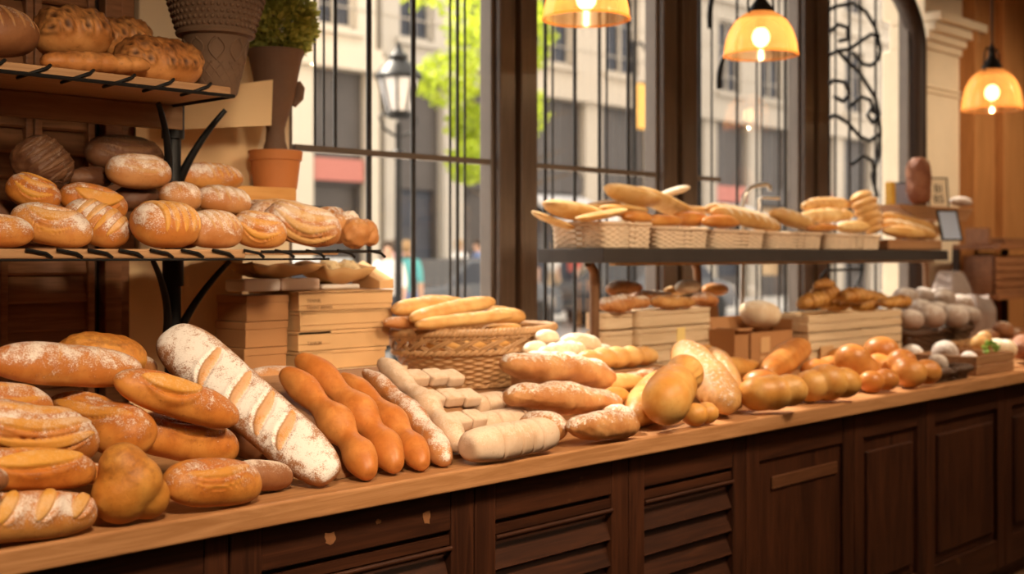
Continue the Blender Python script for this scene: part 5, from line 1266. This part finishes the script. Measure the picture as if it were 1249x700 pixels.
# ------------------------------------------------------------------ dark basket and trays at the far end
def basket(label, u0, u1, v0, v1, Y, dpt, mat, flare, rows, stakes, name='wicker_basket', cat='basket', zb=None, rz=0):
    x0, x1 = XU(u0, Y), XU(u1, Y); zb = zb or TOP + .001; h = ZV((u0 + u1) / 2, v0, Y) - zb
    t = thing(name, label, cat, ((x0 + x1) / 2, Y + dpt / 2, zb), rz); A, Bh = (x1 - x0) / 2 / (1 + flare), dpt / 2 / (1 + flare)
    woven_wall('woven_side', M[mat], t, 'rect', A, Bh, .001, h, flare, rows, stakes, .005)
    rope_rim('rim', M[mat], t, 'rect', A * (1 + flare), Bh * (1 + flare), h, .011, 30)
    return t, h
basket('large dark wicker basket heaped with grey floured rolls', 1111, 1192, 403, 440, 2.70, .30, 'wickerd', .16, 10, 36)
g = 'grey floured rolls heaped in the large dark basket'
rl = [(1112, 393, 13, 2.72), (1134, 394, 15, 2.71), (1159, 393, 15, 2.71), (1182, 391, 11, 2.72), (1122, 376, 13, 2.82), (1145, 381, 12, 2.76), (1172, 382, 12, 2.78), (1108, 367, 14, 2.88),
      (1128, 361, 11, 2.92), (1152, 368, 13, 2.86), (1172, 371, 13, 2.88), (1143, 361, 9, 2.94), (1162, 378, 10, 2.84), (1118, 386, 9, 2.80)]
rn = ['at the crate-side front corner of the heap', 'second along the front of the heap', 'third along the front of the heap', 'at the front corner beside the pillar', 'above the first two front rolls', 'in the centre of the heap', 'on the pillar side above the rim',
      'against the crates at the back', 'small one at the top of the heap', 'split brown one near the top', 'round one crowning the pillar side', 'smallest one at the very top', 'small one tucked under the crowning roll', 'small one tucked between the front rolls and the crates']
for (u, v, r_2, Y_), n2 in zip(rl, rn):
    LB('bread_roll', 'grey floured roll ' + n2, g, Y_, [(u - r_2 * .2, v, r_2 * .92), (u + r_2 * .25, v + 1, r_2 * .9)], mat='grey', power=10, lump=.03, stretch=1.0)
basket('low dark wicker tray at the worktop edge beside the shiny buns', 1138, 1187, 452, 470, 2.10, .22, 'wickerd', .10, 5, 26, 'wicker_tray', 'tray')
g = 'grey floured rolls around the low dark tray'
for (u, v, r_2, Y_, n2) in [(1115, 436, 14, 2.42, 'standing between the shiny buns and the large dark basket'), (1143, 446, 12, 2.22, 'low in the dark tray at the edge'), (1160, 437, 15, 2.24, 'largest one heaped on the low dark tray'), (1172, 443, 11, 2.21, 'small one at the crate side of the low tray')]:
    LB('bread_roll', 'grey floured roll ' + n2, g, Y_, [(u, v, r_2), (u + 2, v + 2, r_2 * .9)], mat='grey', power=10, lump=.03, stretch=1.0)
t = open_crate('wooden_crate', 'brown wooden crate with rolls and green salad at the worktop edge', XU(1191, 2.11), 2.11, TOP + .001, XU(1237, 2.11), 2.38, ZV(1210, 432, 2.11), 'crateb', slats=2)
LB('filled_roll', 'pale split roll with green filling in the brown crate', None, 2.22, [(1215, 425, 12), (1224, 426, 12)], mat='white')
zcr1 = ZV(1210, 432, 2.11)
pq = PY(1208, 425, 2.18); o = leaf_cloud('salad_leaves', M['salad'], None, (0, 0, 0), .030, .022, .016, 60, .022, 12); o.location = (pq.x, pq.y, pq.z + .004); tag(o, 'green salad leaves showing beside the pale split roll', 'salad', kind='stuff')
LB('bread_roll', 'pale pointed bread slice at the dark-tray side of the brown crate', None, 2.26, [(1196, 424, 10), (1200, 416, 7)], mat='palegold')
g = 'brown rolls behind the green salad crate'
for u, v, r_2, Y_, n2 in [(1206, 411, 9, 2.52, 'nearest the large dark basket'), (1222, 411, 10, 2.52, 'in the middle of the three'), (1236, 410, 10, 2.54, 'beside the frame of the dark wall')]:
    LB('bread_roll', 'brown roll behind the salad crate, ' + n2, g, Y_, [(u, v, r_2), (u + 3, v + 1, r_2 * .9)], mat='brownfl')
t, _h = basket('flat brown wicker tray behind the salad crate, carrying brown rolls', 1200, 1246, 421, 450, 2.43, .22, 'wicker', .08, 6, 26, 'wicker_tray', 'tray')
B('bread_loaf', 'reddish brown rough loaf at the very edge of the picture beyond the salad crate', None, 1240, 436, 1276, 434, 34, 2.20, 2.2, mat='rye', lump=.03, fine=.02)
# greyish sacks against the pilaster
def sack(label, u0, u1, v0, Y, seed):
    x0, x1 = XU(u0, Y), XU(u1, Y); z1 = ZV((u0 + u1) / 2, v0, Y); h = z1 - TOP - .001; n = 40; vs = []; fs = []
    for j in range(15):
        q = j / 14; s = (.9 + .14 * math.sin(q * 2.6)) * (1 - .35 * max(0, q - .72) / .28)
        for i in range(n):
            a = 2 * math.pi * i / n; k = 1 + .06 * math.sin(5 * a + seed) * (.3 + q) + .03 * math.sin(11 * a + 3 * q + seed)
            vs.append(((x1 - x0) / 2 * s * k * math.cos(a), .10 * s * k * math.sin(a), h * q + .012 * math.sin(3 * a + seed) * q))
    for j in range(14):
        for i in range(n): fs.append((j * n + i, j * n + (i + 1) % n, (j + 1) * n + (i + 1) % n, (j + 1) * n + i))
    fs.append(tuple(range(n))[::-1]); fs.append(tuple(14 * n + i for i in range(n)))
    o = MB().add(vs, fs, True).build('flour_sack', M['linen']); o.location = ((x0 + x1) / 2, Y + .1, TOP + .001); return tag(o, label, 'sack', 'greyish sacks against the pilaster')
sack('greyish sack standing behind the large dark basket', 1166, 1194, 333, 3.16, 1); sack('pale greyish sack beside the timber pilaster', 1204, 1222, 362, 2.84, 4)
# wall rack at the far edge
xr = XU(1226, 3.0)
t = thing('wall_rack', 'brown wooden rack with a woven box at the far dark wall', 'rack', (xr + .3, 3.2, TOP + .001))
zr1, zr2 = ZV(1236, 298, 3.0) - TOP, ZV(1236, 360, 3.0) - TOP
MB().box(-.28, -.16, zr1 - .03, .5, .14, zr1).build('shelf_board', M['shutter'], t, .003); MB().box(-.25, -.14, zr2 - .03, .5, .14, zr2).build('shelf_board', M['shutter'], t, .003)
MB().box(-.28, .10, 0, -.25, .14, zr1 - .03).build('upright', M['darkwood'], t); MB().box(.47, .10, 0, .5, .14, zr1 - .03).build('upright', M['darkwood'], t)
louvre(MB(), -.22, .45, zr2 + .002, zr1 - .07, -.11, .04, .012, .006).box(-.22, -.09, zr2 + .001, .45, .1, zr1 - .07).build('woven_box', M['shutter'], t)
MB().box(-.30, -.1, zr1, -.26, .05, zr1 + .10).build('end_block', M['shutter'], t, .004); MB().box(-.05, -.1, zr1, .3, .05, zr1 + .04).build('rail', M['shutter'], t, .004)
# ------------------------------------------------------------------ pendant lamps
def shade_mat():
    m, nt, _, _ = newmat('amber glass shade')
    v = coords(nt); n = tex(nt, v, 40, 3)
    tr = N(nt, 'ShaderNodeBsdfTransparent'); tr.inputs[0].default_value = (1, .88, .70, 1)
    tl = N(nt, 'ShaderNodeBsdfTranslucent'); tl.inputs[0].default_value = (.95, .56, .25, 1)
    gl = N(nt, 'ShaderNodeBsdfGlossy'); gl.inputs['Roughness'].default_value = .12
    lw = N(nt, 'ShaderNodeLayerWeight'); lw.inputs[0].default_value = .35
    a = nt.nodes.new('ShaderNodeMixShader'); nt.links.new(math_(nt, 'ADD', math_(nt, 'MULTIPLY', lw.outputs['Facing'], .45), .22), a.inputs[0]); nt.links.new(tr.outputs[0], a.inputs[1]); nt.links.new(tl.outputs[0], a.inputs[2])
    b = nt.nodes.new('ShaderNodeMixShader'); b.inputs[0].default_value = .05; nt.links.new(a.outputs[0], b.inputs[1]); nt.links.new(gl.outputs[0], b.inputs[2])
    out = nt.nodes.new('ShaderNodeOutputMaterial'); nt.links.new(b.outputs[0], out.inputs[0]); return m
M['shade'] = shade_mat(); M['bulb'] = emit_mat('glowing bulb', (1.0, .76, .46), 9.0)
def lamp(label, x, y, zrim, rad, hgt):
    t = thing('pendant_lamp', label, 'lamp', (x, y, zrim), 0, 'amber glass pendant lamps over the worktop')
    prof = [(rad, 0), (rad * 1.0, .012), (rad * .97, hgt * .3), (rad * .86, hgt * .6), (rad * .66, hgt * .83), (rad * .40, hgt * .97), (rad * .28, hgt)]
    sh = MB().lathe(prof, n=56, cap0=False, cap1=False).build('glass_shade', M['shade'], t)
    md = sh.modifiers.new('sub', 'SUBSURF'); md.levels = 1; md.render_levels = 2
    md = sh.modifiers.new('thick', 'SOLIDIFY'); md.thickness = .003
    rim = MB().tube([(rad * math.cos(2 * math.pi * i / 48), rad * math.sin(2 * math.pi * i / 48), .003) for i in range(48)], .005, 8, True).build('rim', M['shade'], t)
    MB().lathe([(rad * .34, hgt * .98), (rad * .34, hgt * 1.06), (rad * .22, hgt * 1.18), (rad * .12, hgt * 1.30), (rad * .10, hgt * 1.5), (.006, hgt * 1.62)], n=28).build('cap', M['iron'], t)
    for c_ in (1, -1):
        MB().tube([(c_ * rad * .10, 0, hgt * 1.44), (c_ * rad * .40, 0, hgt * 1.50), (c_ * rad * .60, 0, hgt * 1.36), (c_ * rad * .64, 0, hgt * 1.12), (c_ * rad * .60, 0, hgt * .9)], .005, 7).build('yoke', M['iron'], t)
    MB().tube([(0, 0, hgt * 1.6), (0, 0, CEIL - zrim - .03)], .005, 7).build('cord', M['iron'], t)
    MB().lathe([(.05, 0), (.055, .028)], (0, 0, CEIL - zrim - .03), 24).build('ceiling_rose', M['iron'], t)
    MB().ball((0, 0, hgt * .42), rad * .24, 12, 1, 1, 1.15).build('bulb', M['bulb'], t)
    MB().lathe([(rad * .12, hgt * .62), (rad * .13, hgt * .98)], n=20).build('socket', M['bronze'], t)
    return t
lamps = []
for u, v, wd, hp_, lab in ((715, 24, 106, 62, 'amber glass pendant lamp over the first wicker tray, cut by the picture top'), (928, 68, 89, 54, 'amber glass pendant lamp with a bright bulb before the third window bay'), (1210, 134, 71, 50, 'amber glass pendant lamp in front of the timber pilaster')):
    p = PY(u, v, 2.75); s = dep(p) / F; lamps.append(p); lamp(lab, p.x, p.y, p.z, wd * s / 2, hp_ * s)

def light(name, typ, loc, energy, col, **kw):
    ld = bpy.data.lights.new(name, typ); ld.energy = energy; ld.color = col
    for k, v in kw.items(): setattr(ld, k, v)
    o = bpy.data.objects.new(name, ld); C.objects.link(o); o.location = loc; return o
def aim(o, tgt):
    d = Vector(tgt) - o.location; o.rotation_euler = d.to_track_quat('-Z', 'Y').to_euler()
WARM = (1.0, .78, .53)
for p in lamps: light('bulb_light', 'POINT', (p.x, p.y, p.z + .012), 1.8, (1, .66, .34), shadow_soft_size=.0)
for k, (loc, tgt, en, ang) in enumerate([((.75, .75, 2.35), (1.35, 2.4, 1.05), KEY * 1.12, 80), ((2.2, .75, 2.5), (2.3, 2.45, 1.0), KEY * 1.05, 64), ((3.7, .8, 2.7), (3.6, 2.45, 1.0), KEY * 1.2, 66), ((5.4, .9, 2.8), (5.4, 2.5, 1.0), KEY * 1.1, 70), ((7.4, 1.2, 3.2), (7.9, 3.2, 1.4), KEY * 1.3, 80)]):
    o = light('added_key_spot', 'SPOT', loc, en, WARM, spot_size=math.radians(ang), spot_blend=.9, shadow_soft_size=.16); aim(o, tgt)  # added warm spots, unseen, hung below the ceiling and aimed along the worktop
o = light('room_fill', 'AREA', (3.5, -1.0, 3.3), GLOW, (1, .68, .42), shape='RECTANGLE', size=6.0, size_y=2.5); aim(o, (3.5, 2.2, .8))  # added area fill standing in for warm bounce off the ceiling
# daylight: sky, sun and portals at the window bays
sun = light('sun', 'SUN', (0, 20, 20), SUNE, (1, .90, .74), angle=.03)
sun.rotation_euler = Vector((SUND[0], SUND[1], SUND[2])).to_track_quat('-Z', 'Y').to_euler()
for a, b in ((xp1, xa), (xb, xc), (xd, xe), (xf, xg)):
    o = light('window_portal', 'AREA', ((a + b) / 2, WALL + .30, (SILL + HEAD) / 2), 1, (1, 1, 1), shape='RECTANGLE', size=b - a, size_y=HEAD - SILL)
    o.rotation_euler = (math.radians(-90), 0, 0); o.data.cycles.is_portal = True
wd_ = bpy.data.worlds.new('sky'); bpy.context.scene.world = wd_; wd_.use_nodes = True
bg = wd_.node_tree.nodes['Background']; bg.inputs[0].default_value = (1.0, .93, .83, 1); bg.inputs[1].default_value = SKY

# ------------------------------------------------------------------ the street outside
def smooth_mat(k, col, **kw): M[k] = simple(k, col, **kw)
smooth_mat('pavement', (.52, .49, .45), rough=.85, var=.08, scale=3); smooth_mat('asphalt', (.30, .29, .29), rough=.8, var=.12, scale=5)
smooth_mat('f1', (.47, .40, .32), rough=.85, var=.06, scale=2); smooth_mat('f2', (.38, .33, .27), rough=.85, var=.08, scale=2); smooth_mat('f3', (.54, .47, .38), rough=.85, var=.06, scale=2)
smooth_mat('f4', (.40, .36, .31), rough=.85, var=.08, scale=2); smooth_mat('wdark', (.050, .054, .068), rough=.45, var=.4, scale=1.5, spec=.15); smooth_mat('shopdark', (.07, .058, .052), rough=.5, var=.3, scale=2)
smooth_mat('shopglow', (.45, .30, .16), rough=.5, var=.5, scale=1.2); smooth_mat('red', (.42, .15, .12), rough=.6); smooth_mat('blue', (.12, .20, .48), rough=.6); smooth_mat('awn', (.60, .58, .58), rough=.8); smooth_mat('orange_sign', (.75, .42, .10), rough=.6)
smooth_mat('bark', (.12, .085, .06), rough=.9); smooth_mat('carpaint', (.06, .062, .07), rough=.25, spec=.6, var=.05); smooth_mat('carpaintw', (.55, .55, .56), rough=.3, spec=.6, var=.04); smooth_mat('tyre', (.02, .02, .02), rough=.9)
M['leaf'] = leaf_mat('street tree leaves', (.20, .30, .03), (.38, .48, .06), (.62, .70, .07), .6)
struct('ground', MB().box(-20, WALL + .25, -.30, 70, 60, -.12), M['asphalt'])
struct('pavement', MB().box(-20, WALL + .26, -.12, 70, 9.0, -.02), M['pavement'], bevel=.02)
struct('pavement_far', MB().box(-20, 17.5, -.12, 70, 22.0, .0), M['pavement'], bevel=.02)
FB = 22.0
def building(label, u0, u1, mat, floors, cols, H, shop, sign=None, awning=None, y=FB):
    x0, x1 = XU(u0, y) + .08, XU(u1, y) - .08; w_ = x1 - x0
    t = thing('town_building', label, 'building', (x0, y, 0.001), 0, 'stone town buildings across the street')
    MB().box(0, .35, 0, w_, 8, H).build('rear_body', M[mat], t)
    gz = 4.4; wl = MB(); pr = .0; gz = 6.0
    cw = w_ / cols; wins = []
    # ground floor piers, wall strips around the windows
    zs_ = [gz + .5 + k * 3.6 for k in range(floors)]
    xe_ = [0]
    for c in range(cols): xe_ += [c * cw + cw * .25, c * cw + cw * .75]
    xe_ += [w_]
    for i in range(0, len(xe_), 2): wl.box(xe_[i], 0, gz, xe_[i + 1], .35, H)
    for c in range(cols):
        a, b = c * cw + cw * .25, c * cw + cw * .75; zp = gz
        for z in zs_: wl.box(a, 0, zp, b, .35, z); wins.append((a, b, z, z + 2.3)); zp = z + 2.3
        wl.box(a, 0, zp, b, .35, H)
    for c in range(cols + 1): wl.box(max(0, c * cw - .35), -.12, 0, min(w_, c * cw + .35), .35, gz)
    wl.build('wall', M[mat], t)
    MB().box(-.05, -.30, gz - .45, w_ + .05, .1, gz - .1).box(-.05, -.20, gz - .1, w_ + .05, .1, gz + .1).box(0, -.16, gz + 3.3, w_, .05, gz + 3.6).box(-.05, -.4, H, w_ + .05, .5, H + .4).build('cornice', M[mat], t)
    for a, b, z0, z1 in wins:
        f = MB().box(a, .12, z0, a + .1, .2, z1).box(b - .1, .12, z0, b, .2, z1).box(a, .12, z1 - .1, b, .2, z1).box(a, .12, z0, b, .2, z0 + .1).box((a + b) / 2 - .04, .12, z0, (a + b) / 2 + .04, .2, z1).box(a - .15, -.12, z0 - .14, b + .15, .06, z0).build('window', M[mat], t)
        MB().box(a, .22, z0, b, .26, z1).build('pane', M['wdark'], f)
    for c in range(cols):
        a, b = c * cw + .36, (c + 1) * cw - .36
        s_ = MB().box(a, .10, 0, b, .30, .7).box(a, .10, 2.95, b, .30, gz - .45).box(a, .10, .7, a + .12, .3, 2.95).box(b - .12, .1, .7, b, .3, 2.95).build('shopfront', M['shopdark'], t)
        MB().box(a + .12, .22, .7, b - .12, .28, 2.95).build('pane', M[shop[c % len(shop)]], s_)
        if sign and sign[c % len(sign)]:
            MB().box(a + .05, -.06, 3.05, b - .05, .09, 3.55).build('sign_board', M[sign[c % len(sign)]], t)
        if awning and awning[c % len(awning)]:
            MB().add([(a, .08, 3.0), (b, .08, 3.0), (b, -1.3, 2.45), (a, -1.3, 2.45), (a, -1.3, 2.2), (b, -1.3, 2.2), (a, .08, 2.9), (b, .08, 2.9)], [(0, 1, 2, 3), (3, 2, 5, 4), (4, 5, 7, 6), (0, 3, 4, 6), (1, 7, 5, 2), (0, 6, 7, 1)]).build('awning', M[awning[c % len(awning)]], t)
    if True:
        r = MB()
        for k in range(1, 8): r.box(-.0, -.02, gz + .1 + k * .9 - .03, w_, .01, gz + .1 + k * .9)
        r.build('string_course', M['f2'], t)
    return t
building('pale stone corner building with a red and blue shop sign, behind the urn planter', 250, 462, 'f3', 3, 2, 15, ['wdark', 'shopdark'], ['blue', 'red'], None)
building('grey stone building with dark shop windows behind the street tree', 463, 628, 'f4', 3, 2, 16, ['wdark', 'shopdark', 'shopglow'], [None, 'shopdark', None], [None])
building('cream stone building with a white awning behind the second window bay', 630, 800, 'f1', 3, 2, 15.5, ['wdark', 'shopglow', 'shopdark'], ['shopdark', None, 'shopdark'], ['awn', None, 'awn', None])
building('beige stone building with reddish shop signs behind the third window bay', 801, 968, 'f2', 3, 3, 16, ['shopdark', 'wdark', 'shopglow'], [None, 'red', 'shopdark', None], [None, 'awn'])
building('tall cream building at the far end of the street, behind the arched bay', 969, 1180, 'f1', 3, 5, 15, ['wdark', 'shopdark'], ['red', None, 'shopdark'], ['awn', None, None])
# far closing block so that no gap opens beyond the row
building('plain stone building closing the street beyond the pier', 60, 249, 'f3', 3, 3, 15, ['wdark'], None, None)

# street tree
p = PY(590, 105, 13.2); s = dep(p) / F
t = thing('street_tree', 'bright yellow-green tree on the near pavement beyond the first window', 'tree', (p.x + .55, p.y, -.119))
zc_ = p.z + .12
MB().tube([(0, 0, 0), (.02, 0, 1.5), (-.05, .05, 2.6), (-.15, 0, 3.6), (-.3, .1, zc_)], [.13, .10, .09, .07, .03], 10).build('trunk', M['bark'], t)
m = MB(); r = random.Random(8)
for k in range(16):
    a = r.uniform(0, 6.28); z = r.uniform(2.0, 4.2); l = r.uniform(.7, 1.3)
    m.tube([(-.08, 0, z), (-.08 + math.cos(a) * l * .5, math.sin(a) * l * .5, z + .35), (-.1 + math.cos(a) * l, math.sin(a) * l, z + .5)], [.035, .022, .008], 6)
m.build('branch', M['bark'], t)
vs, fs = [], []
def clump(cx, cy, cz, rx, rz, n, seed):
    o = leaf_cloud('tmp', None, None, (0, 0, 0), 1, 1, 1, 1, .1, 1) if False else None
    r = random.Random(seed)
    for i in range(n):
        d = Vector((r.gauss(0, 1), r.gauss(0, 1), r.gauss(0, 1))).normalized() * (r.uniform(.25, 1) ** .4)
        q = Vector((cx + d.x * rx, cy + d.y * rx, cz + d.z * rz)); a = Vector((r.uniform(-1, 1), r.uniform(-1, 1), r.uniform(-.9, .3))).normalized(); b = a.cross(Vector((r.uniform(-1, 1), r.uniform(-1, 1), r.uniform(-1, 1)))).normalized(); l = r.uniform(.09, .16)
        k0 = len(vs); vs.extend([q, q + a * l * .5 + b * l * .3, q + a * l, q + a * l * .5 - b * l * .3]); fs.append((k0, k0 + 1, k0 + 2, k0 + 3))
for k, (u, v, ru, rv) in enumerate([(570, 30, 48, 46), (545, 95, 40, 34), (610, 60, 46, 60), (605, 140, 44, 44), (575, 150, 30, 26), (640, 120, 34, 50), (556, 198, 30, 26), (618, 205, 26, 30), (560, -40, 70, 50), (630, -30, 60, 60), (650, 40, 26, 46)]):
    q = PY(u, v, 13.2) - Vector(t.location); clump(q.x, q.y + (k % 3 - 1) * .35, q.z, ru * s, rv * s, 520, k)
MB().add(vs, fs).build('foliage', M['leaf'], t)

# lantern on a post
p = PY(486, 112, 10.5); s = dep(p) / F
t = thing('street_lantern', 'ornate dark iron street lantern on a post before the pale stone building', 'street lamp', (p.x, p.y, -.119))
zz = p.z + .119; k = 1.0
MB().tube([(0, 0, 0), (0, 0, zz - .35)], [.055, .035], 12).lathe([(.14, 0), (.14, .12), (.09, .2), (.07, .6), (.055, .65)], n=20).lathe([(.05, zz - .75), (.09, zz - .70), (.05, zz - .65)], n=16).build('post', M['iron'], t)
MB().lathe([(.10, -.30), (.17, -.26), (.13, -.22)], (0, 0, zz), 8).lathe([(.26, .14), (.28, .18), (.20, .28), (.10, .36), (.12, .40), (.05, .46), (.02, .56)], (0, 0, zz), 8).build('canopy', M['iron'], t)
MB().lathe([(.135, -.22), (.225, .14)], (0, 0, zz), 8, False, False).build('glass', M['awn'], t)
m = MB()
for i in range(8):
    a = 2 * math.pi * i / 8; m.tube([(.138 * math.cos(a), .138 * math.sin(a), zz - .22), (.23 * math.cos(a), .23 * math.sin(a), zz + .14)], .014, 6)
for sg in (-1, 1): m.tube([(sg * .05, 0, zz - .5), (sg * .22, 0, zz - .42), (sg * .28, 0, zz - .3), (sg * .2, 0, zz - .24), (sg * .13, 0, zz - .28)], .016, 6)
m.build('iron_ribs', M['iron'], t)
# hanging sign before the second bay
p = PY(782, 128, 14.0); s = dep(p) / F
t = thing('hanging_sign', 'ochre hanging sign on a curved iron bracket behind the second window bay', 'sign', (p.x, p.y, p.z))
MB().box(-13 * s, -.04, -30 * s, 13 * s, .04, 26 * s).build('board', M['orange_sign'], t, .03)
MB().tube([(-14 * s, 0, 72 * s), (0, 0, 76 * s), (12 * s, 0, 66 * s), (12 * s, 0, 28 * s), (0, 0, 27 * s)], .03, 8).build('bracket', M['iron'], t)
MB().tube([(-14 * s, 0, 76 * s), (-14 * s, 0, -p.z - .118)], .05, 8).build('post', M['iron'], t)

# cars
def car(label, u, Y, heading, mat, group=None):
    p = PY(u, HV, Y); t = thing('parked_car', label, 'car', (p.x, Y, -.119), heading)
    side = [(-2.1, .35), (-2.15, .75), (-1.95, .92), (-1.35, .98), (-.75, 1.42), (.75, 1.45), (1.35, .98), (1.95, .86), (2.12, .62), (2.1, .35)]
    MB().prism(side, -.85, .85).build('body', M[mat], t, .06, 3)
    MB().prism([(-1.22, 1.0), (-.72, 1.37), (-.05, 1.39), (-.05, 1.0)], -.865, .865).prism([(.02, 1.0), (.02, 1.39), (.72, 1.39), (1.2, 1.0)], -.865, .865).build('window', M['wdark'], t)
    for sx in (-1.3, 1.3):
        for sy in (-.82, .82):
            MB().add([], []).prism([(sx + .32 * math.cos(2 * math.pi * i / 24), .32 + .32 * math.sin(2 * math.pi * i / 24)) for i in range(24)], sy - .1, sy + .1).build('wheel', M['tyre'], t)
    for sy in (-.6, .6): MB().box(2.08, sy - .15, .62, 2.14, sy + .15, .76).build('headlight', M['whitep'], t)
    return t
car('dark parked car seen beyond the wicker basket', 562, 16.5, .1, 'carpaint'); car('pale car seen between the first window bars', 340, 15.6, 0, 'carpaintw'); car('dark car parked before the cream building with the white awning', 790, 16.2, 0, 'carpaint')

# people on the pavements
M['skin'] = simple('skin', (.55, .33, .23), rough=.6, var=.05); M['hairb'] = simple('dark hair', (.05, .03, .02), rough=.6); M['hairl'] = simple('light hair', (.32, .20, .10), rough=.6)
for k_, c_ in (('clwhite', (.78, .76, .74)), ('clblue', (.16, .22, .40)), ('clred', (.55, .12, .10)), ('clteal', (.10, .36, .38)), ('cldark', (.05, .05, .065)), ('cltan', (.50, .38, .26)), ('clpink', (.70, .42, .42))): M[k_] = simple(k_, c_, rough=.8, var=.08)
def person(label, u, Y, face, shirt, pants, hair, h=1.7, stride=.22, zg=0.0, seed=0):
    p = PY(u, HV, Y); k = h / 1.7
    t = thing('person', label, 'person', (p.x, Y, zg), face, 'people walking in the street')
    V = []; E = []; Rr = []
    def vtx(x, y, z, r, par=None):
        V.append((x * k, y * k, z * k)); Rr.append(r * k)
        if par is not None: E.append((par, len(V) - 1))
        return len(V) - 1
    pel = vtx(0, 0, .93, .135); wa = vtx(0, 0, 1.08, .12, pel); ch = vtx(0, 0, 1.28, .145, wa); nb = vtx(0, 0, 1.42, .075, ch); nk = vtx(0, .01, 1.48, .052, nb); hd = vtx(0, .02, 1.56, .085, nk); ht = vtx(0, .015, 1.64, .075, hd)
    ns = vtx(0, .10, 1.565, .018, hd)
    for sg in (-1, 1):
        hp_ = vtx(sg * .09, 0, .88, .088, pel); kn = vtx(sg * .095, sg * stride * .5 + .02, .49, .058, hp_); an = vtx(sg * .10, sg * stride - .03, .09, .042, kn); ft = vtx(sg * .105, sg * stride + .13, .035, .034, an)
        sh = vtx(sg * .17, 0, 1.38, .065, ch); el = vtx(sg * .24, -sg * stride * .4 - .02, 1.12, .045, sh); wr = vtx(sg * .25, -sg * stride * .8 + .05, .88, .032, el); pm = vtx(sg * .25, -sg * stride * .8 + .065, .82, .036, wr)
        for q in range(4):
            f0 = vtx(sg * .25 + (q - 1.5) * .004, -sg * stride * .8 + .04 + q * .019, .775, .0095, pm); vtx(sg * .245 + (q - 1.5) * .004, -sg * stride * .8 + .045 + q * .019, .735 - .008 * (q in (1, 2)), .0085, f0)
        th_ = vtx(sg * .235, -sg * stride * .8 + .11, .80, .010, pm); vtx(sg * .23, -sg * stride * .8 + .125, .77, .009, th_)
    me = bpy.data.meshes.new('body'); me.from_pydata(V, E, []); o = link('body', me, None, t)
    md = o.modifiers.new('skin', 'SKIN'); md.use_smooth_shade = True
    for i, sv in enumerate(me.skin_vertices[0].data): sv.radius = (Rr[i], Rr[i]); sv.use_root = (i == 0)
    md2 = o.modifiers.new('sub', 'SUBSURF'); md2.levels = 1; md2.render_levels = 1
    dg = bpy.context.evaluated_depsgraph_get(); me2 = bpy.data.meshes.new_from_object(o.evaluated_get(dg)); o.modifiers.clear(); o.data = me2
    me2.materials.clear()
    for mm in ('skin', shirt, pants, 'cldark'): me2.materials.append(M[mm])
    for f in me2.polygons:
        c = f.center / k; ax = abs(c.x)
        f.material_index = 3 if c.z < .10 else (2 if (c.z < .98 and ax < .20) else (0 if (c.z > 1.45 or (ax > .2 and c.z < 1.08)) else 1)); f.use_smooth = True
    hb = MB(); hb.ball((0, .0, 1.615 * k), .105 * k, 10, .95, 1.05, .95); hv_ = [(x, y, z) for x, y, z in hb.v]
    hb.v = [(x, min(y, .055 * k), max(z, (1.53 if y < 0 else 1.60) * k)) for x, y, z in hv_]
    hb.build('hair', M[hair], t)
    return t
person('person in white top and dark trousers walking beyond the first window bars', 474, 13.0, 2.2, 'clwhite', 'cldark', 'hairb', zg=-.119)
person('person in a teal top beside the person in white', 496, 13.6, -1.0, 'clteal', 'clblue', 'hairl', 1.72, zg=-.119)
person('person in a pink top crossing beyond the cardboard boxes', 484, 17.8, 1.4, 'clpink', 'cltan', 'hairb', zg=0)
person('person in a white top near the dark parked car', 560, 18.4, -1.5, 'clwhite', 'clblue', 'hairl', zg=0)
person('person in a blue top seen just before the first window post', 583, 18.6, 1.2, 'clblue', 'cltan', 'hairb', zg=0)
person('person in dark clothes beyond the first window post', 648, 19.2, -1.3, 'cldark', 'clblue', 'hairb', zg=0)
person('person in a red top far off behind the display shelf', 700, 20.0, 1.6, 'clred', 'cldark', 'hairb', zg=0)
person('person in a white top far off under the display shelf', 676, 20.6, -1.6, 'clwhite', 'cltan', 'hairl', zg=0)

# ------------------------------------------------------------------ camera
cd = bpy.data.cameras.new('camera'); cam = bpy.data.objects.new('camera', cd); C.objects.link(cam)
cam.location = EYE; cam.rotation_euler = FW.to_track_quat('-Z', 'Y').to_euler()
cd.sensor_fit = 'HORIZONTAL'; cd.sensor_width = 36; cd.lens = 36 * F / 1249
cd.shift_y = -(350 - HV) / 1249; cd.clip_end = 300; cd.clip_start = .05
cd.dof.use_dof = True; cd.dof.focus_distance = 2.75; cd.dof.aperture_fstop = (cd.lens / 1000) / APERT
sc_ = bpy.context.scene; sc_.camera = cam
sc_.view_settings.view_transform = 'Standard'; sc_.view_settings.look = 'None'; sc_.view_settings.exposure = EXPO; sc_.view_settings.gamma = 1.0; sc_.view_settings.use_curve_mapping = False
sc_.cycles.max_bounces = 8; sc_.cycles.transparent_max_bounces = 16; sc_.cycles.sample_clamp_indirect = 6.0
